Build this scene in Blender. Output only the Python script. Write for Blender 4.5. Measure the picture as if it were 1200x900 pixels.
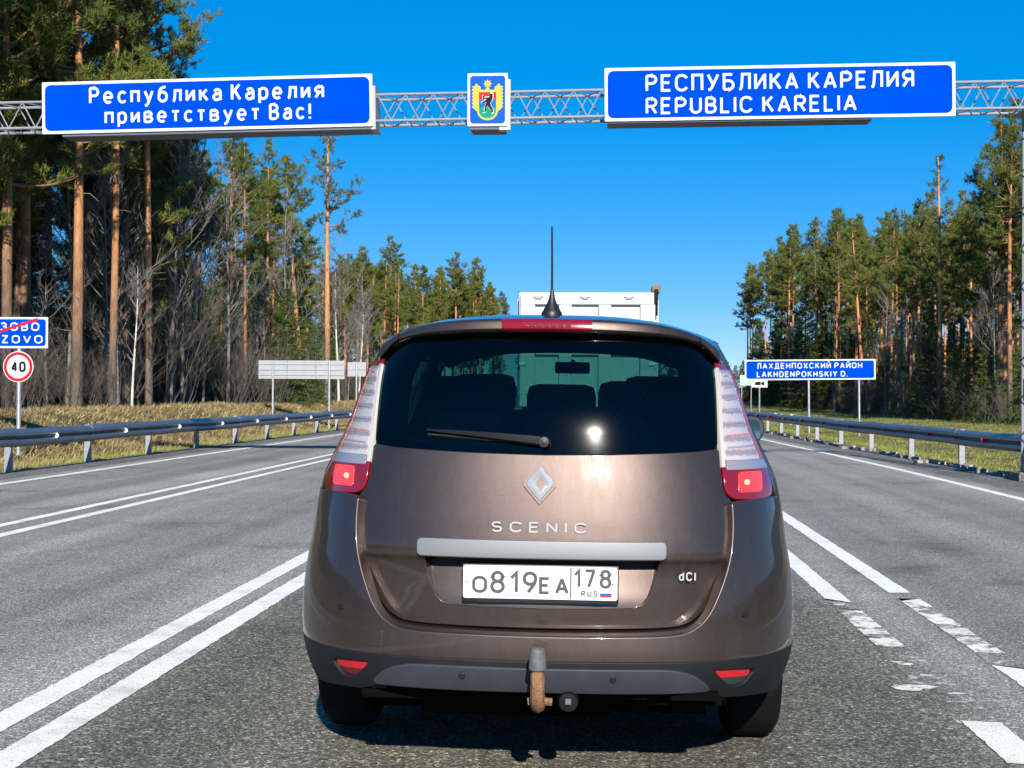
import bpy, bmesh, math, random
import numpy as np
from mathutils import Vector, Matrix
from mathutils.geometry import delaunay_2d_cdt

R = math.radians
scene = bpy.context.scene
C = scene.collection
for o in list(bpy.data.objects):
    bpy.data.objects.remove(o)

# ------------------------------------------------------------------ camera
cam_data = bpy.data.cameras.new("camera")
cam = bpy.data.objects.new("camera", cam_data)
C.objects.link(cam)
cam_data.sensor_width = 36.0
cam_data.lens = 36.0 * 1730.0 / 1200.0
cam_data.clip_start = 0.05
cam_data.clip_end = 9000.0
YAW, PITCH, ROLL = R(3.54), R(0.445), R(0.384)
cam.matrix_world = (Matrix.Translation((0, 0, 1.35)) @ Matrix.Rotation(YAW, 4, 'Z')
                    @ Matrix.Rotation(math.pi / 2 + PITCH, 4, 'X') @ Matrix.Rotation(ROLL, 4, 'Z'))
scene.camera = cam

# ------------------------------------------------------------------ sky and sun
SUN_EL, SUN_AZ = R(27.0), R(172.0)          # azimuth clockwise from +Y: behind the camera, a little right
world = bpy.data.worlds.new("World")
scene.world = world
world.use_nodes = True
wn, wl = world.node_tree.nodes, world.node_tree.links
sky = wn.new('ShaderNodeTexSky')
sky.sky_type = 'NISHITA'
sky.sun_disc = False
sky.sun_elevation = SUN_EL
sky.sun_rotation = SUN_AZ
sky.altitude = 3000
sky.air_density = 0.8
sky.dust_density = 0.0
sky.ozone_density = 6.0
hs = wn.new('ShaderNodeHueSaturation')
hs.inputs['Saturation'].default_value = 2.05
hs.inputs['Hue'].default_value = 0.508
hs.inputs['Value'].default_value = 1.9
gm = wn.new('ShaderNodeGamma')                # the phone's tone curve flattens the sky gradient
gm.inputs['Gamma'].default_value = 0.42
wl.new(sky.outputs[0], gm.inputs['Color'])
wl.new(gm.outputs[0], hs.inputs['Color'])
wl.new(hs.outputs[0], wn['Background'].inputs['Color'])
wn['Background'].inputs['Strength'].default_value = 0.12

sun_dir = Vector((math.sin(SUN_AZ) * math.cos(SUN_EL), math.cos(SUN_AZ) * math.cos(SUN_EL), math.sin(SUN_EL)))
sun_data = bpy.data.lights.new("sun", 'SUN')
sun_data.energy = 4.6
sun_data.angle = R(0.53)
sun_data.color = (1.0, 0.95, 0.87)
sun = bpy.data.objects.new("sun", sun_data)
sun.rotation_euler = sun_dir.to_track_quat('Z', 'Y').to_euler()
sun.location = sun_dir * 60
C.objects.link(sun)

scene.view_settings.view_transform = 'Standard'
scene.view_settings.look = 'None'
scene.view_settings.exposure = 0.85
scene.view_settings.gamma = 1.0
scene.view_settings.use_curve_mapping = False

rng = np.random.default_rng(11)
random.seed(5)

# ------------------------------------------------------------------ materials
def new_mat(name):
    m = bpy.data.materials.new(name)
    m.use_nodes = True
    return m, m.node_tree.nodes, m.node_tree.links, m.node_tree.nodes['Principled BSDF']


def simple(name, col, rough=0.5, metal=0.0, coat=0.0, var=0.0, vscale=8.0, bump=0.0, bscale=60.0, spec=None, emit=None, estr=0.0):
    m, n, l, b = new_mat(name)
    b.inputs['Base Color'].default_value = (*col, 1)
    b.inputs['Roughness'].default_value = rough
    b.inputs['Metallic'].default_value = metal
    b.inputs['Coat Weight'].default_value = coat
    if spec is not None:
        b.inputs['Specular IOR Level'].default_value = spec
    if emit:
        b.inputs['Emission Color'].default_value = (*emit, 1)
        b.inputs['Emission Strength'].default_value = estr
    if var > 0 or bump > 0:
        tc = n.new('ShaderNodeTexCoord')
    if var > 0:
        nz = n.new('ShaderNodeTexNoise')
        nz.inputs['Scale'].default_value = vscale
        nz.inputs['Detail'].default_value = 6
        nz.inputs['Roughness'].default_value = 0.65
        l.new(tc.outputs['Object'], nz.inputs['Vector'])
        mr = n.new('ShaderNodeMapRange')
        mr.inputs[1].default_value = 0.3
        mr.inputs[2].default_value = 0.7
        mr.inputs[3].default_value = 1.0 - var
        mr.inputs[4].default_value = 1.0 + var
        l.new(nz.outputs['Fac'], mr.inputs[0])
        mx = n.new('ShaderNodeMix')
        mx.data_type = 'RGBA'
        mx.blend_type = 'MULTIPLY'
        mx.inputs['Factor'].default_value = 1.0
        mx.inputs['A'].default_value = (*col, 1)
        l.new(mr.outputs[0], mx.inputs['B'])
        l.new(mx.outputs['Result'], b.inputs['Base Color'])
    if bump > 0:
        nb = n.new('ShaderNodeTexNoise')
        nb.inputs['Scale'].default_value = bscale
        nb.inputs['Detail'].default_value = 5
        l.new(tc.outputs['Object'], nb.inputs['Vector'])
        bp = n.new('ShaderNodeBump')
        bp.inputs['Strength'].default_value = bump
        bp.inputs['Distance'].default_value = 0.02
        l.new(nb.outputs['Fac'], bp.inputs['Height'])
        l.new(bp.outputs['Normal'], b.inputs['Normal'])
    return m


def ramp(n, stops):
    r = n.new('ShaderNodeValToRGB')
    e = r.color_ramp.elements
    while len(e) < len(stops):
        e.new(0.5)
    for k, (p, c) in enumerate(stops):
        e[k].position = p
        e[k].color = (*c, 1) if len(c) == 3 else c
    return r


def noise(n, l, src, scale, detail=4, rough=0.6, vec=None):
    t = n.new('ShaderNodeTexNoise')
    t.inputs['Scale'].default_value = scale
    t.inputs['Detail'].default_value = detail
    t.inputs['Roughness'].default_value = rough
    if vec is not None:
        mp = n.new('ShaderNodeMapping')
        mp.inputs['Scale'].default_value = vec
        l.new(src, mp.inputs['Vector'])
        l.new(mp.outputs[0], t.inputs['Vector'])
    else:
        l.new(src, t.inputs['Vector'])
    return t


def mixc(n, l, fac, a, b, mode='MIX'):
    mx = n.new('ShaderNodeMix')
    mx.data_type = 'RGBA'
    mx.blend_type = mode
    for key, v in (('Factor', fac), ('A', a), ('B', b)):
        if isinstance(v, (int, float)):
            mx.inputs[key].default_value = v
        elif isinstance(v, tuple):
            mx.inputs[key].default_value = (*v, 1)
        else:
            l.new(v, mx.inputs[key])
    return mx.outputs['Result']


def make_asphalt(name, worn_paint=False, paint_wear=0.0):
    m, n, l, b = new_mat(name)
    tc = n.new('ShaderNodeTexCoord')
    src = tc.outputs['Object']
    vo = n.new('ShaderNodeTexVoronoi')
    vo.inputs['Scale'].default_value = 118
    l.new(src, vo.inputs['Vector'])
    stones = ramp(n, [(0.0, (0.056, 0.057, 0.058)), (0.42, (0.098, 0.099, 0.099)), (0.70, (0.148, 0.148, 0.145)), (0.9, (0.22, 0.217, 0.210)), (1.0, (0.38, 0.37, 0.345))])
    sep = n.new('ShaderNodeSeparateColor')
    l.new(vo.outputs['Color'], sep.inputs[0])
    l.new(sep.outputs[0], stones.inputs[0])
    fine = noise(n, l, src, 330, 3, 0.7)
    fr = ramp(n, [(0.3, (0.72, 0.72, 0.72)), (0.7, (1.3, 1.3, 1.3))])
    l.new(fine.outputs['Fac'], fr.inputs[0])
    base = mixc(n, l, 1.0, stones.outputs[0], fr.outputs[0], 'MULTIPLY')
    # long soft streaks along the lanes: polished wheel tracks and oily lane centres
    st = noise(n, l, src, 1.0, 4, 0.55, (0.95, 0.022, 1))
    sr = ramp(n, [(0.32, (0.66, 0.66, 0.67)), (0.5, (1.0, 1.0, 1.0)), (0.66, (1.38, 1.38, 1.40))])
    l.new(st.outputs['Fac'], sr.inputs[0])
    base = mixc(n, l, 1.0, base, sr.outputs[0], 'MULTIPLY')
    # blotches
    bl = noise(n, l, src, 0.55, 7, 0.62)
    br = ramp(n, [(0.30, (0.55, 0.54, 0.52)), (0.42, (0.92, 0.92, 0.91)), (0.58, (1.02, 1.02, 1.02)), (0.74, (1.25, 1.26, 1.28))])
    l.new(bl.outputs['Fac'], br.inputs[0])
    base = mixc(n, l, 1.0, base, br.outputs[0], 'MULTIPLY')
    # pale dusty sweeps
    du = noise(n, l, src, 0.9, 6, 0.7, (1, 0.22, 1))
    dr = ramp(n, [(0.60, (0, 0, 0)), (0.78, (0.55, 0.55, 0.55))])
    l.new(du.outputs['Fac'], dr.inputs[0])
    base = mixc(n, l, dr.outputs[0], base, (0.125, 0.122, 0.115))
    # brown dirt dragged in from the shoulder and dark oily spots
    di = noise(n, l, src, 0.75, 8, 0.72)
    dir_ = ramp(n, [(0.62, (0, 0, 0)), (0.72, (0.45, 0.45, 0.45))])
    l.new(di.outputs['Fac'], dir_.inputs[0])
    base = mixc(n, l, dir_.outputs[0], base, (0.085, 0.072, 0.052))
    oi_ = noise(n, l, src, 2.6, 5, 0.6)
    oir = ramp(n, [(0.66, (1, 1, 1)), (0.74, (0.55, 0.55, 0.56))])
    l.new(oi_.outputs['Fac'], oir.inputs[0])
    base = mixc(n, l, 1.0, base, oir.outputs[0], 'MULTIPLY')
    # thin cracks
    cv = n.new('ShaderNodeTexVoronoi')
    cv.feature = 'DISTANCE_TO_EDGE'
    cv.inputs['Scale'].default_value = 0.32
    wp = noise(n, l, src, 3.0, 4, 0.6)
    add = n.new('ShaderNodeVectorMath')
    add.operation = 'MULTIPLY_ADD'
    add.inputs[1].default_value = (0.5, 0.5, 0.0)
    l.new(wp.outputs['Color'], add.inputs[0])
    l.new(src, add.inputs[2])
    l.new(add.outputs[0], cv.inputs['Vector'])
    cr = ramp(n, [(0.0, (0.45, 0.45, 0.45)), (0.006, (1, 1, 1))])
    l.new(cv.outputs['Distance'], cr.inputs[0])
    cm = noise(n, l, src, 0.3, 2, 0.5)
    cmr = ramp(n, [(0.50, (0, 0, 0)), (0.60, (1, 1, 1))])
    l.new(cm.outputs['Fac'], cmr.inputs[0])
    crk = mixc(n, l, cmr.outputs[0], (1, 1, 1), cr.outputs[0])
    base = mixc(n, l, 1.0, base, crk, 'MULTIPLY')
    bp = n.new('ShaderNodeBump')
    bp.inputs['Strength'].default_value = 0.55
    bp.inputs['Distance'].default_value = 0.006
    l.new(vo.outputs['Distance'], bp.inputs['Height'])
    bp.invert = True
    base = mixc(n, l, 1.0, base, (1.80, 1.69, 1.47), 'MULTIPLY')
    # the queueing lane is surfaced in a darker, coarser mix than its neighbours
    sxx = n.new('ShaderNodeSeparateXYZ')
    l.new(src, sxx.inputs[0])
    wbl = noise(n, l, src, 0.8, 5, 0.65)
    sh = n.new('ShaderNodeMath')
    sh.operation = 'MULTIPLY_ADD'
    l.new(wbl.outputs['Fac'], sh.inputs[0])
    sh.inputs[1].default_value = 0.7
    l.new(sxx.outputs['X'], sh.inputs[2])
    ctr = n.new('ShaderNodeMath')
    ctr.operation = 'ADD'
    ctr.inputs[1].default_value = -0.05
    l.new(sh.outputs[0], ctr.inputs[0])
    ab_ = n.new('ShaderNodeMath')
    ab_.operation = 'ABSOLUTE'
    l.new(ctr.outputs[0], ab_.inputs[0])
    lane = n.new('ShaderNodeMapRange')
    lane.interpolation_type = 'SMOOTHSTEP'
    lane.inputs[1].default_value = 2.15
    lane.inputs[2].default_value = 1.65
    lane.inputs[3].default_value = 0.0
    lane.inputs[4].default_value = 1.0
    l.new(ab_.outputs[0], lane.inputs[0])
    v2 = n.new('ShaderNodeTexVoronoi')
    v2.inputs['Scale'].default_value = 74
    l.new(src, v2.inputs['Vector'])
    s2 = n.new('ShaderNodeSeparateColor')
    l.new(v2.outputs['Color'], s2.inputs[0])
    coarse = ramp(n, [(0.0, (0.30, 0.31, 0.29)), (0.55, (0.52, 0.53, 0.48)), (0.85, (0.85, 0.86, 0.74)), (1.0, (1.35, 1.35, 1.1))])
    l.new(s2.outputs[0], coarse.inputs[0])
    tone = mixc(n, l, lane.outputs[0], (1, 1, 1), coarse.outputs[0])
    base = mixc(n, l, 1.0, base, tone, 'MULTIPLY')
    if worn_paint:
        pt = noise(n, l, src, 5.0, 9, 0.75)
        pr = ramp(n, [(max(0.0, paint_wear - 0.035), (0, 0, 0)), (paint_wear + 0.03, (1, 1, 1))])
        l.new(pt.outputs['Fac'], pr.inputs[0])
        dirt = noise(n, l, src, 2.2, 8, 0.7)
        dd = ramp(n, [(0.28, (0.50, 0.495, 0.47)), (0.48, (0.76, 0.755, 0.73)), (0.72, (0.82, 0.82, 0.80))])
        l.new(dirt.outputs['Fac'], dd.inputs[0])
        pits = ramp(n, [(0.0, (0.55, 0.55, 0.54)), (0.10, (1, 1, 1))])
        l.new(sep.outputs[1], pits.inputs[0])
        pc = mixc(n, l, 1.0, dd.outputs[0], pits.outputs[0], 'MULTIPLY')
        pc = mixc(n, l, 1.0, pc, (1.06, 1.03, 0.93), 'MULTIPLY')
        base = mixc(n, l, pr.outputs[0], base, pc)
    l.new(base, b.inputs['Base Color'])
    l.new(bp.outputs['Normal'], b.inputs['Normal'])
    b.inputs['Roughness'].default_value = 0.78
    b.inputs['Specular IOR Level'].default_value = 0.35
    return m


def make_ground(name):
    m, n, l, b = new_mat(name)
    tc = n.new('ShaderNodeTexCoord')
    src = tc.outputs['Object']
    a = noise(n, l, src, 1.3, 8, 0.7)
    r1 = ramp(n, [(0.25, (0.055, 0.040, 0.022)), (0.45, (0.15, 0.115, 0.058)), (0.6, (0.24, 0.19, 0.095)), (0.8, (0.33, 0.27, 0.15))])
    l.new(a.outputs['Fac'], r1.inputs[0])
    g = noise(n, l, src, 0.22, 5, 0.6)
    gr = ramp(n, [(0.45, (0, 0, 0)), (0.62, (0.75, 0.75, 0.75))])
    l.new(g.outputs['Fac'], gr.inputs[0])
    base = mixc(n, l, gr.outputs[0], r1.outputs[0], (0.10, 0.12, 0.035))
    # needle litter under the trees (away from the road on both sides)
    sx = n.new('ShaderNodeSeparateXYZ')
    l.new(src, sx.inputs[0])
    wob = noise(n, l, src, 0.5, 4, 0.6)
    def edge(op_mul, lo, hi):
        ma = n.new('ShaderNodeMath')
        ma.operation = 'MULTIPLY_ADD'
        l.new(wob.outputs['Fac'], ma.inputs[0])
        ma.inputs[1].default_value = 3.0
        mm = n.new('ShaderNodeMath')
        mm.operation = 'MULTIPLY'
        mm.inputs[1].default_value = op_mul
        l.new(sx.outputs['X'], mm.inputs[0])
        l.new(mm.outputs[0], ma.inputs[2])
        mr = n.new('ShaderNodeMapRange')
        mr.inputs[1].default_value = lo
        mr.inputs[2].default_value = hi
        l.new(ma.outputs[0], mr.inputs[0])
        return mr.outputs[0]
    base = mixc(n, l, edge(-1.0, 16.0, 17.5), base, (0.050, 0.038, 0.022))
    base = mixc(n, l, edge(1.0, 23.5, 25.5), base, (0.050, 0.040, 0.022))
    l.new(base, b.inputs['Base Color'])
    b.inputs['Roughness'].default_value = 0.95
    b.inputs['Specular IOR Level'].default_value = 0.1
    bp = n.new('ShaderNodeBump')
    bp.inputs['Strength'].default_value = 0.8
    bp.inputs['Distance'].default_value = 0.08
    nb = noise(n, l, src, 9, 6, 0.7)
    l.new(nb.outputs['Fac'], bp.inputs['Height'])
    l.new(bp.outputs['Normal'], b.inputs['Normal'])
    return m


def make_gravel(name):
    m, n, l, b = new_mat(name)
    tc = n.new('ShaderNodeTexCoord')
    src = tc.outputs['Object']
    vo = n.new('ShaderNodeTexVoronoi')
    vo.inputs['Scale'].default_value = 38
    l.new(src, vo.inputs['Vector'])
    sep = n.new('ShaderNodeSeparateColor')
    l.new(vo.outputs['Color'], sep.inputs[0])
    r = ramp(n, [(0.0, (0.06, 0.055, 0.048)), (0.6, (0.15, 0.142, 0.128)), (1.0, (0.27, 0.255, 0.235))])
    l.new(sep.outputs[0], r.inputs[0])
    a = noise(n, l, src, 0.7, 8, 0.7)
    r2 = ramp(n, [(0.3, (0.55, 0.53, 0.48)), (0.55, (1, 1, 1)), (0.75, (1.3, 1.28, 1.25))])
    l.new(a.outputs['Fac'], r2.inputs[0])
    base = mixc(n, l, 1.0, r.outputs[0], r2.outputs[0], 'MULTIPLY')
    l.new(base, b.inputs['Base Color'])
    b.inputs['Roughness'].default_value = 0.95
    bp = n.new('ShaderNodeBump')
    bp.inputs['Strength'].default_value = 0.8
    bp.inputs['Distance'].default_value = 0.02
    l.new(vo.outputs['Distance'], bp.inputs['Height'])
    l.new(bp.outputs['Normal'], b.inputs['Normal'])
    return m


def make_leafy(name, stops, rough=0.75, trans=0.15, scale=0.9):
    """foliage / grass: colour varies in clumps and from plant to plant"""
    m, n, l, b = new_mat(name)
    tc = n.new('ShaderNodeTexCoord')
    oi = n.new('ShaderNodeObjectInfo')
    a = noise(n, l, tc.outputs['Object'], scale, 5, 0.7)
    ad = n.new('ShaderNodeMath')
    ad.operation = 'MULTIPLY_ADD'
    ad.inputs[1].default_value = 0.18
    l.new(oi.outputs['Random'], ad.inputs[0])
    l.new(a.outputs['Fac'], ad.inputs[2])
    r = ramp(n, stops)
    l.new(ad.outputs[0], r.inputs[0])
    l.new(r.outputs[0], b.inputs['Base Color'])
    b.inputs['Roughness'].default_value = rough
    b.inputs['Specular IOR Level'].default_value = 0.25
    if trans > 0:
        tr = n.new('ShaderNodeBsdfTranslucent')
        l.new(r.outputs[0], tr.inputs['Color'])
        mx = n.new('ShaderNodeMixShader')
        mx.inputs[0].default_value = trans
        l.new(b.outputs[0], mx.inputs[1])
        l.new(tr.outputs[0], mx.inputs[2])
        l.new(mx.outputs[0], n['Material Output'].inputs['Surface'])
    return m


def make_pine_bark(name):
    """Scots pine: grey-brown plates at the foot, flaky orange bark higher up"""
    m, n, l, b = new_mat(name)
    tc = n.new('ShaderNodeTexCoord')
    src = tc.outputs['Object']
    sx = n.new('ShaderNodeSeparateXYZ')
    l.new(src, sx.inputs[0])
    w = noise(n, l, src, 0.9, 4, 0.6)
    ma = n.new('ShaderNodeMath')
    ma.operation = 'MULTIPLY_ADD'
    ma.inputs[1].default_value = 4.0
    l.new(w.outputs['Fac'], ma.inputs[0])
    l.new(sx.outputs['Z'], ma.inputs[2])
    mr = n.new('ShaderNodeMapRange')
    mr.inputs[1].default_value = 3.2
    mr.inputs[2].default_value = 7.4
    l.new(ma.outputs[0], mr.inputs[0])
    pl = noise(n, l, src, 9.0, 9, 0.78, (1, 1, 0.30))
    lo = ramp(n, [(0.3, (0.055, 0.042, 0.034)), (0.55, (0.15, 0.115, 0.09)), (0.75, (0.26, 0.21, 0.17))])
    hi = ramp(n, [(0.3, (0.22, 0.085, 0.032)), (0.5, (0.48, 0.22, 0.09)), (0.75, (0.68, 0.37, 0.18))])
    l.new(pl.outputs['Fac'], lo.inputs[0])
    l.new(pl.outputs['Fac'], hi.inputs[0])
    base = mixc(n, l, mr.outputs[0], lo.outputs[0], hi.outputs[0])
    oi = n.new('ShaderNodeObjectInfo')
    rr = ramp(n, [(0.0, (0.62, 0.66, 0.72)), (0.5, (0.95, 0.95, 0.95)), (1.0, (1.12, 1.06, 1.0))])
    l.new(oi.outputs['Random'], rr.inputs[0])
    base = mixc(n, l, 1.0, base, rr.outputs[0], 'MULTIPLY')
    l.new(base, b.inputs['Base Color'])
    b.inputs['Roughness'].default_value = 0.9
    b.inputs['Specular IOR Level'].default_value = 0.2
    bp = n.new('ShaderNodeBump')
    bp.inputs['Strength'].default_value = 0.7
    bp.inputs['Distance'].default_value = 0.03
    l.new(pl.outputs['Fac'], bp.inputs['Height'])
    l.new(bp.outputs['Normal'], b.inputs['Normal'])
    return m


def make_paint(name, col, metal=0.72, rough=0.36):
    """metallic car paint under clear coat with a film of road dust"""
    m, n, l, b = new_mat(name)
    tc = n.new('ShaderNodeTexCoord')
    src = tc.outputs['Object']
    fl = n.new('ShaderNodeTexVoronoi')
    fl.inputs['Scale'].default_value = 900
    l.new(src, fl.inputs['Vector'])
    sp = n.new('ShaderNodeSeparateColor')
    l.new(fl.outputs['Color'], sp.inputs[0])
    fr = ramp(n, [(0.0, tuple(c * 0.75 for c in col)), (0.7, col), (1.0, tuple(min(1, c * 1.3) for c in col))])
    l.new(sp.outputs[0], fr.inputs[0])
    # dust: streaky film, thicker low down where the wheels throw it
    sx = n.new('ShaderNodeSeparateXYZ')
    l.new(src, sx.inputs[0])
    d1 = noise(n, l, src, 5.0, 8, 0.7, (1.0, 1.0, 0.35))
    d2 = noise(n, l, src, 34.0, 6, 0.7, (1.0, 1.0, 0.18))
    dm = n.new('ShaderNodeMath')
    dm.operation = 'MULTIPLY'
    l.new(d1.outputs['Fac'], dm.inputs[0])
    l.new(d2.outputs['Fac'], dm.inputs[1])
    dr = ramp(n, [(0.15, (0.0, 0.0, 0.0)), (0.42, (0.07, 0.07, 0.07))])
    l.new(dm.outputs[0], dr.inputs[0])
    sk = noise(n, l, src, 85.0, 3, 0.6)
    skr = ramp(n, [(0.745, (0, 0, 0)), (0.79, (0.5, 0.5, 0.5))])
    l.new(sk.outputs['Fac'], skr.inputs[0])
    base = mixc(n, l, dr.outputs[0], fr.outputs[0], (0.20, 0.175, 0.15))
    base = mixc(n, l, skr.outputs[0], base, (0.26, 0.23, 0.20))
    l.new(base, b.inputs['Base Color'])
    mm = n.new('ShaderNodeMath')
    mm.operation = 'MULTIPLY_ADD'
    mm.inputs[1].default_value = -metal
    mm.inputs[2].default_value = metal
    l.new(dr.outputs[0], mm.inputs[0])
    l.new(mm.outputs[0], b.inputs['Metallic'])
    b.inputs['Roughness'].default_value = rough
    b.inputs['Coat Weight'].default_value = 0.85
    cr = n.new('ShaderNodeMapRange')
    cr.inputs[1].default_value = 0.0
    cr.inputs[2].default_value = 0.2
    cr.inputs[3].default_value = 0.03
    cr.inputs[4].default_value = 0.22
    l.new(dr.outputs[0], cr.inputs[0])
    l.new(cr.outputs[0], b.inputs['Coat Roughness'])
    return m


def make_glass(name, tint, refl=1.0, rough=0.02, dirt=0.0, ior=1.5):
    """tinted pane: tinted transparency under a fresnel reflection, optional dust"""
    m, n, l, b = new_mat(name)
    tr = n.new('ShaderNodeBsdfTransparent')
    tr.inputs['Color'].default_value = (*tint, 1)
    gl = n.new('ShaderNodeBsdfGlossy')
    gl.inputs['Roughness'].default_value = rough
    lw = n.new('ShaderNodeLayerWeight')
    lw.inputs['Blend'].default_value = 0.5
    pw = n.new('ShaderNodeMath')
    pw.operation = 'POWER'
    pw.inputs[1].default_value = 5.0
    l.new(lw.outputs['Facing'], pw.inputs[0])
    fz = n.new('ShaderNodeMath')
    fz.operation = 'MULTIPLY_ADD'
    fz.inputs[1].default_value = 0.95
    fz.inputs[2].default_value = ((ior - 1) / (ior + 1)) ** 2
    l.new(pw.outputs[0], fz.inputs[0])
    mx = n.new('ShaderNodeMixShader')
    l.new(fz.outputs[0], mx.inputs[0])
    l.new(tr.outputs[0], mx.inputs[1])
    l.new(gl.outputs[0], mx.inputs[2])
    out = mx.outputs[0]
    if dirt > 0:
        tc = n.new('ShaderNodeTexCoord')
        d = noise(n, l, tc.outputs['Object'], 160, 6, 0.8)
        dr = ramp(n, [(0.58, (0, 0, 0)), (0.76, (dirt, dirt, dirt))])
        l.new(d.outputs['Fac'], dr.inputs[0])
        df = n.new('ShaderNodeBsdfDiffuse')
        df.inputs['Color'].default_value = (0.30, 0.31, 0.33, 1)
        haze_l = n.new('ShaderNodeBsdfGlossy')
        haze_l.inputs['Roughness'].default_value = 0.10
        haze_l.inputs['Color'].default_value = (1, 1, 1, 1)
        m3 = n.new('ShaderNodeMixShader')
        m3.inputs[0].default_value = 0.0012
        l.new(out, m3.inputs[1])
        l.new(haze_l.outputs[0], m3.inputs[2])
        out = m3.outputs[0]
        m2 = n.new('ShaderNodeMixShader')
        l.new(dr.outputs[0], m2.inputs[0])
        l.new(out, m2.inputs[1])
        l.new(df.outputs[0], m2.inputs[2])
        out = m2.outputs[0]
    l.new(out, n['Material Output'].inputs['Surface'])
    return m


def make_lens(name, col, rough=0.08, trans=0.25, emit=0.0, grid=0.0, ecol=None):
    m, n, l, b = new_mat(name)
    b.inputs['Base Color'].default_value = (*col, 1)
    b.inputs['Roughness'].default_value = rough
    b.inputs['Coat Weight'].default_value = 1.0
    b.inputs['Coat Roughness'].default_value = 0.03
    if emit > 0:
        b.inputs['Emission Color'].default_value = (*(ecol or col), 1)
        b.inputs['Emission Strength'].default_value = emit
    if grid > 0:
        tc = n.new('ShaderNodeTexCoord')
        wv = n.new('ShaderNodeTexVoronoi')
        wv.inputs['Scale'].default_value = grid
        wv.inputs['Randomness'].default_value = 0.15
        l.new(tc.outputs['Object'], wv.inputs['Vector'])
        bp = n.new('ShaderNodeBump')
        bp.inputs['Strength'].default_value = 0.6
        bp.inputs['Distance'].default_value = 0.003
        l.new(wv.outputs['Distance'], bp.inputs['Height'])
        l.new(bp.outputs['Normal'], b.inputs['Normal'])
        if emit > 0:
            wv.distance = 'CHEBYCHEV'
            wv.inputs['Randomness'].default_value = 0.0
            er = ramp(n, [(0.28, (emit * 1.5,) * 3), (0.46, (emit * 0.25,) * 3)])
            l.new(wv.outputs['Distance'], er.inputs[0])
            l.new(er.outputs[0], b.inputs['Emission Strength'])
    return m


M = {}
M['asphalt'] = make_asphalt('asphalt')
M['paint'] = make_asphalt('road_paint', True, 0.36)
M['paint_worn'] = make_asphalt('road_paint_worn', True, 0.485)
M['paint_ghost'] = make_asphalt('road_paint_ghost', True, 0.585)
M['ground'] = make_ground('verge_ground')
M['gravel'] = make_gravel('gravel')
M['steel'] = simple('galvanised_steel', (0.46, 0.48, 0.51), 0.42, 0.65, var=0.18, vscale=6)
M['steel_rail'] = simple('galvanised_rail', (0.24, 0.265, 0.30), 0.42, 0.8, var=0.16, vscale=3)
M['steel_post'] = simple('galvanised_post', (0.24, 0.25, 0.27), 0.55, 0.25, var=0.15, vscale=9)
M['truss'] = simple('truss_paint', (0.22, 0.23, 0.255), 0.45, 0.1, var=0.12, vscale=4)
M['sign_blue'] = simple('sign_blue', (0.0, 0.043, 0.52), 0.8, var=0.07, vscale=1.0, spec=0.0)
M['sign_white'] = simple('sign_white', (0.56, 0.565, 0.57), 0.6, var=0.04, vscale=2, spec=0.1)
M['sign_back'] = simple('sign_back', (0.28, 0.29, 0.31), 0.55, 0.1, var=0.08, vscale=3)
M['sign_dark'] = simple('sign_housing', (0.075, 0.085, 0.11), 0.6)
M['sign_red'] = simple('sign_red', (0.48, 0.006, 0.012), 0.6, spec=0.15)
M['sign_black'] = simple('sign_black', (0.006, 0.006, 0.007), 0.7, spec=0.15)
M['sign_green'] = simple('sign_green', (0.20, 0.62, 0.25), 0.5)
M['crest_yellow'] = simple('crest_yellow', (0.46, 0.36, 0.06), 0.7, spec=0.1)
M['crest_blue'] = simple('crest_field_blue', (0.001, 0.075, 0.36), 0.7, spec=0.12)
M['crest_red'] = simple('crest_red', (0.45, 0.02, 0.03), 0.7, spec=0.1)
M['crest_teal'] = simple('crest_green', (0.005, 0.22, 0.13), 0.7, spec=0.1)
M['crest_sky'] = simple('crest_sky', (0.004, 0.11, 0.40), 0.7, spec=0.1)
M['reflect_red'] = simple('reflector_red', (0.55, 0.015, 0.02), 0.3)
M['reflect_white'] = simple('reflector_white', (0.8, 0.8, 0.78), 0.3)
M['bark'] = make_pine_bark('pine_bark')
M['twig'] = simple('dead_twig', (0.17, 0.135, 0.105), 0.9, var=0.35, vscale=2)
M['limb'] = simple('pine_limb', (0.24, 0.125, 0.065), 0.9, var=0.3, vscale=2)
M['spruce_bark'] = simple('spruce_bark', (0.13, 0.10, 0.08), 0.95, var=0.35, vscale=5, bump=0.5, bscale=14)
M['birch_bark'] = simple('pale_bark', (0.50, 0.47, 0.40), 0.85, var=0.35, vscale=4)
M['grey_bark'] = simple('grey_bark', (0.17, 0.15, 0.13), 0.9, var=0.3, vscale=4)
M['needles'] = make_leafy('pine_needles', [(0.25, (0.030, 0.050, 0.014)), (0.46, (0.072, 0.105, 0.022)), (0.64, (0.145, 0.168, 0.030)), (0.85, (0.22, 0.215, 0.042))], trans=0.25)
M['needles_spruce'] = make_leafy('spruce_needles', [(0.25, (0.016, 0.036, 0.013)), (0.5, (0.048, 0.088, 0.020)), (0.8, (0.11, 0.15, 0.028))], trans=0.15)
M['shrub_twig'] = simple('bare_shrub_twig', (0.105, 0.085, 0.068), 0.9, var=0.35, vscale=1.5)
M['dry_grass'] = make_leafy('dry_grass', [(0.25, (0.13, 0.085, 0.04)), (0.45, (0.30, 0.22, 0.10)), (0.62, (0.42, 0.33, 0.16)), (0.8, (0.30, 0.27, 0.10))], 0.9, 0.1, 0.6)
M['brown_grass'] = make_leafy('brown_grass', [(0.25, (0.06, 0.035, 0.02)), (0.5, (0.15, 0.09, 0.05)), (0.8, (0.24, 0.16, 0.085))], 0.9, 0.1, 0.6)
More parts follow.
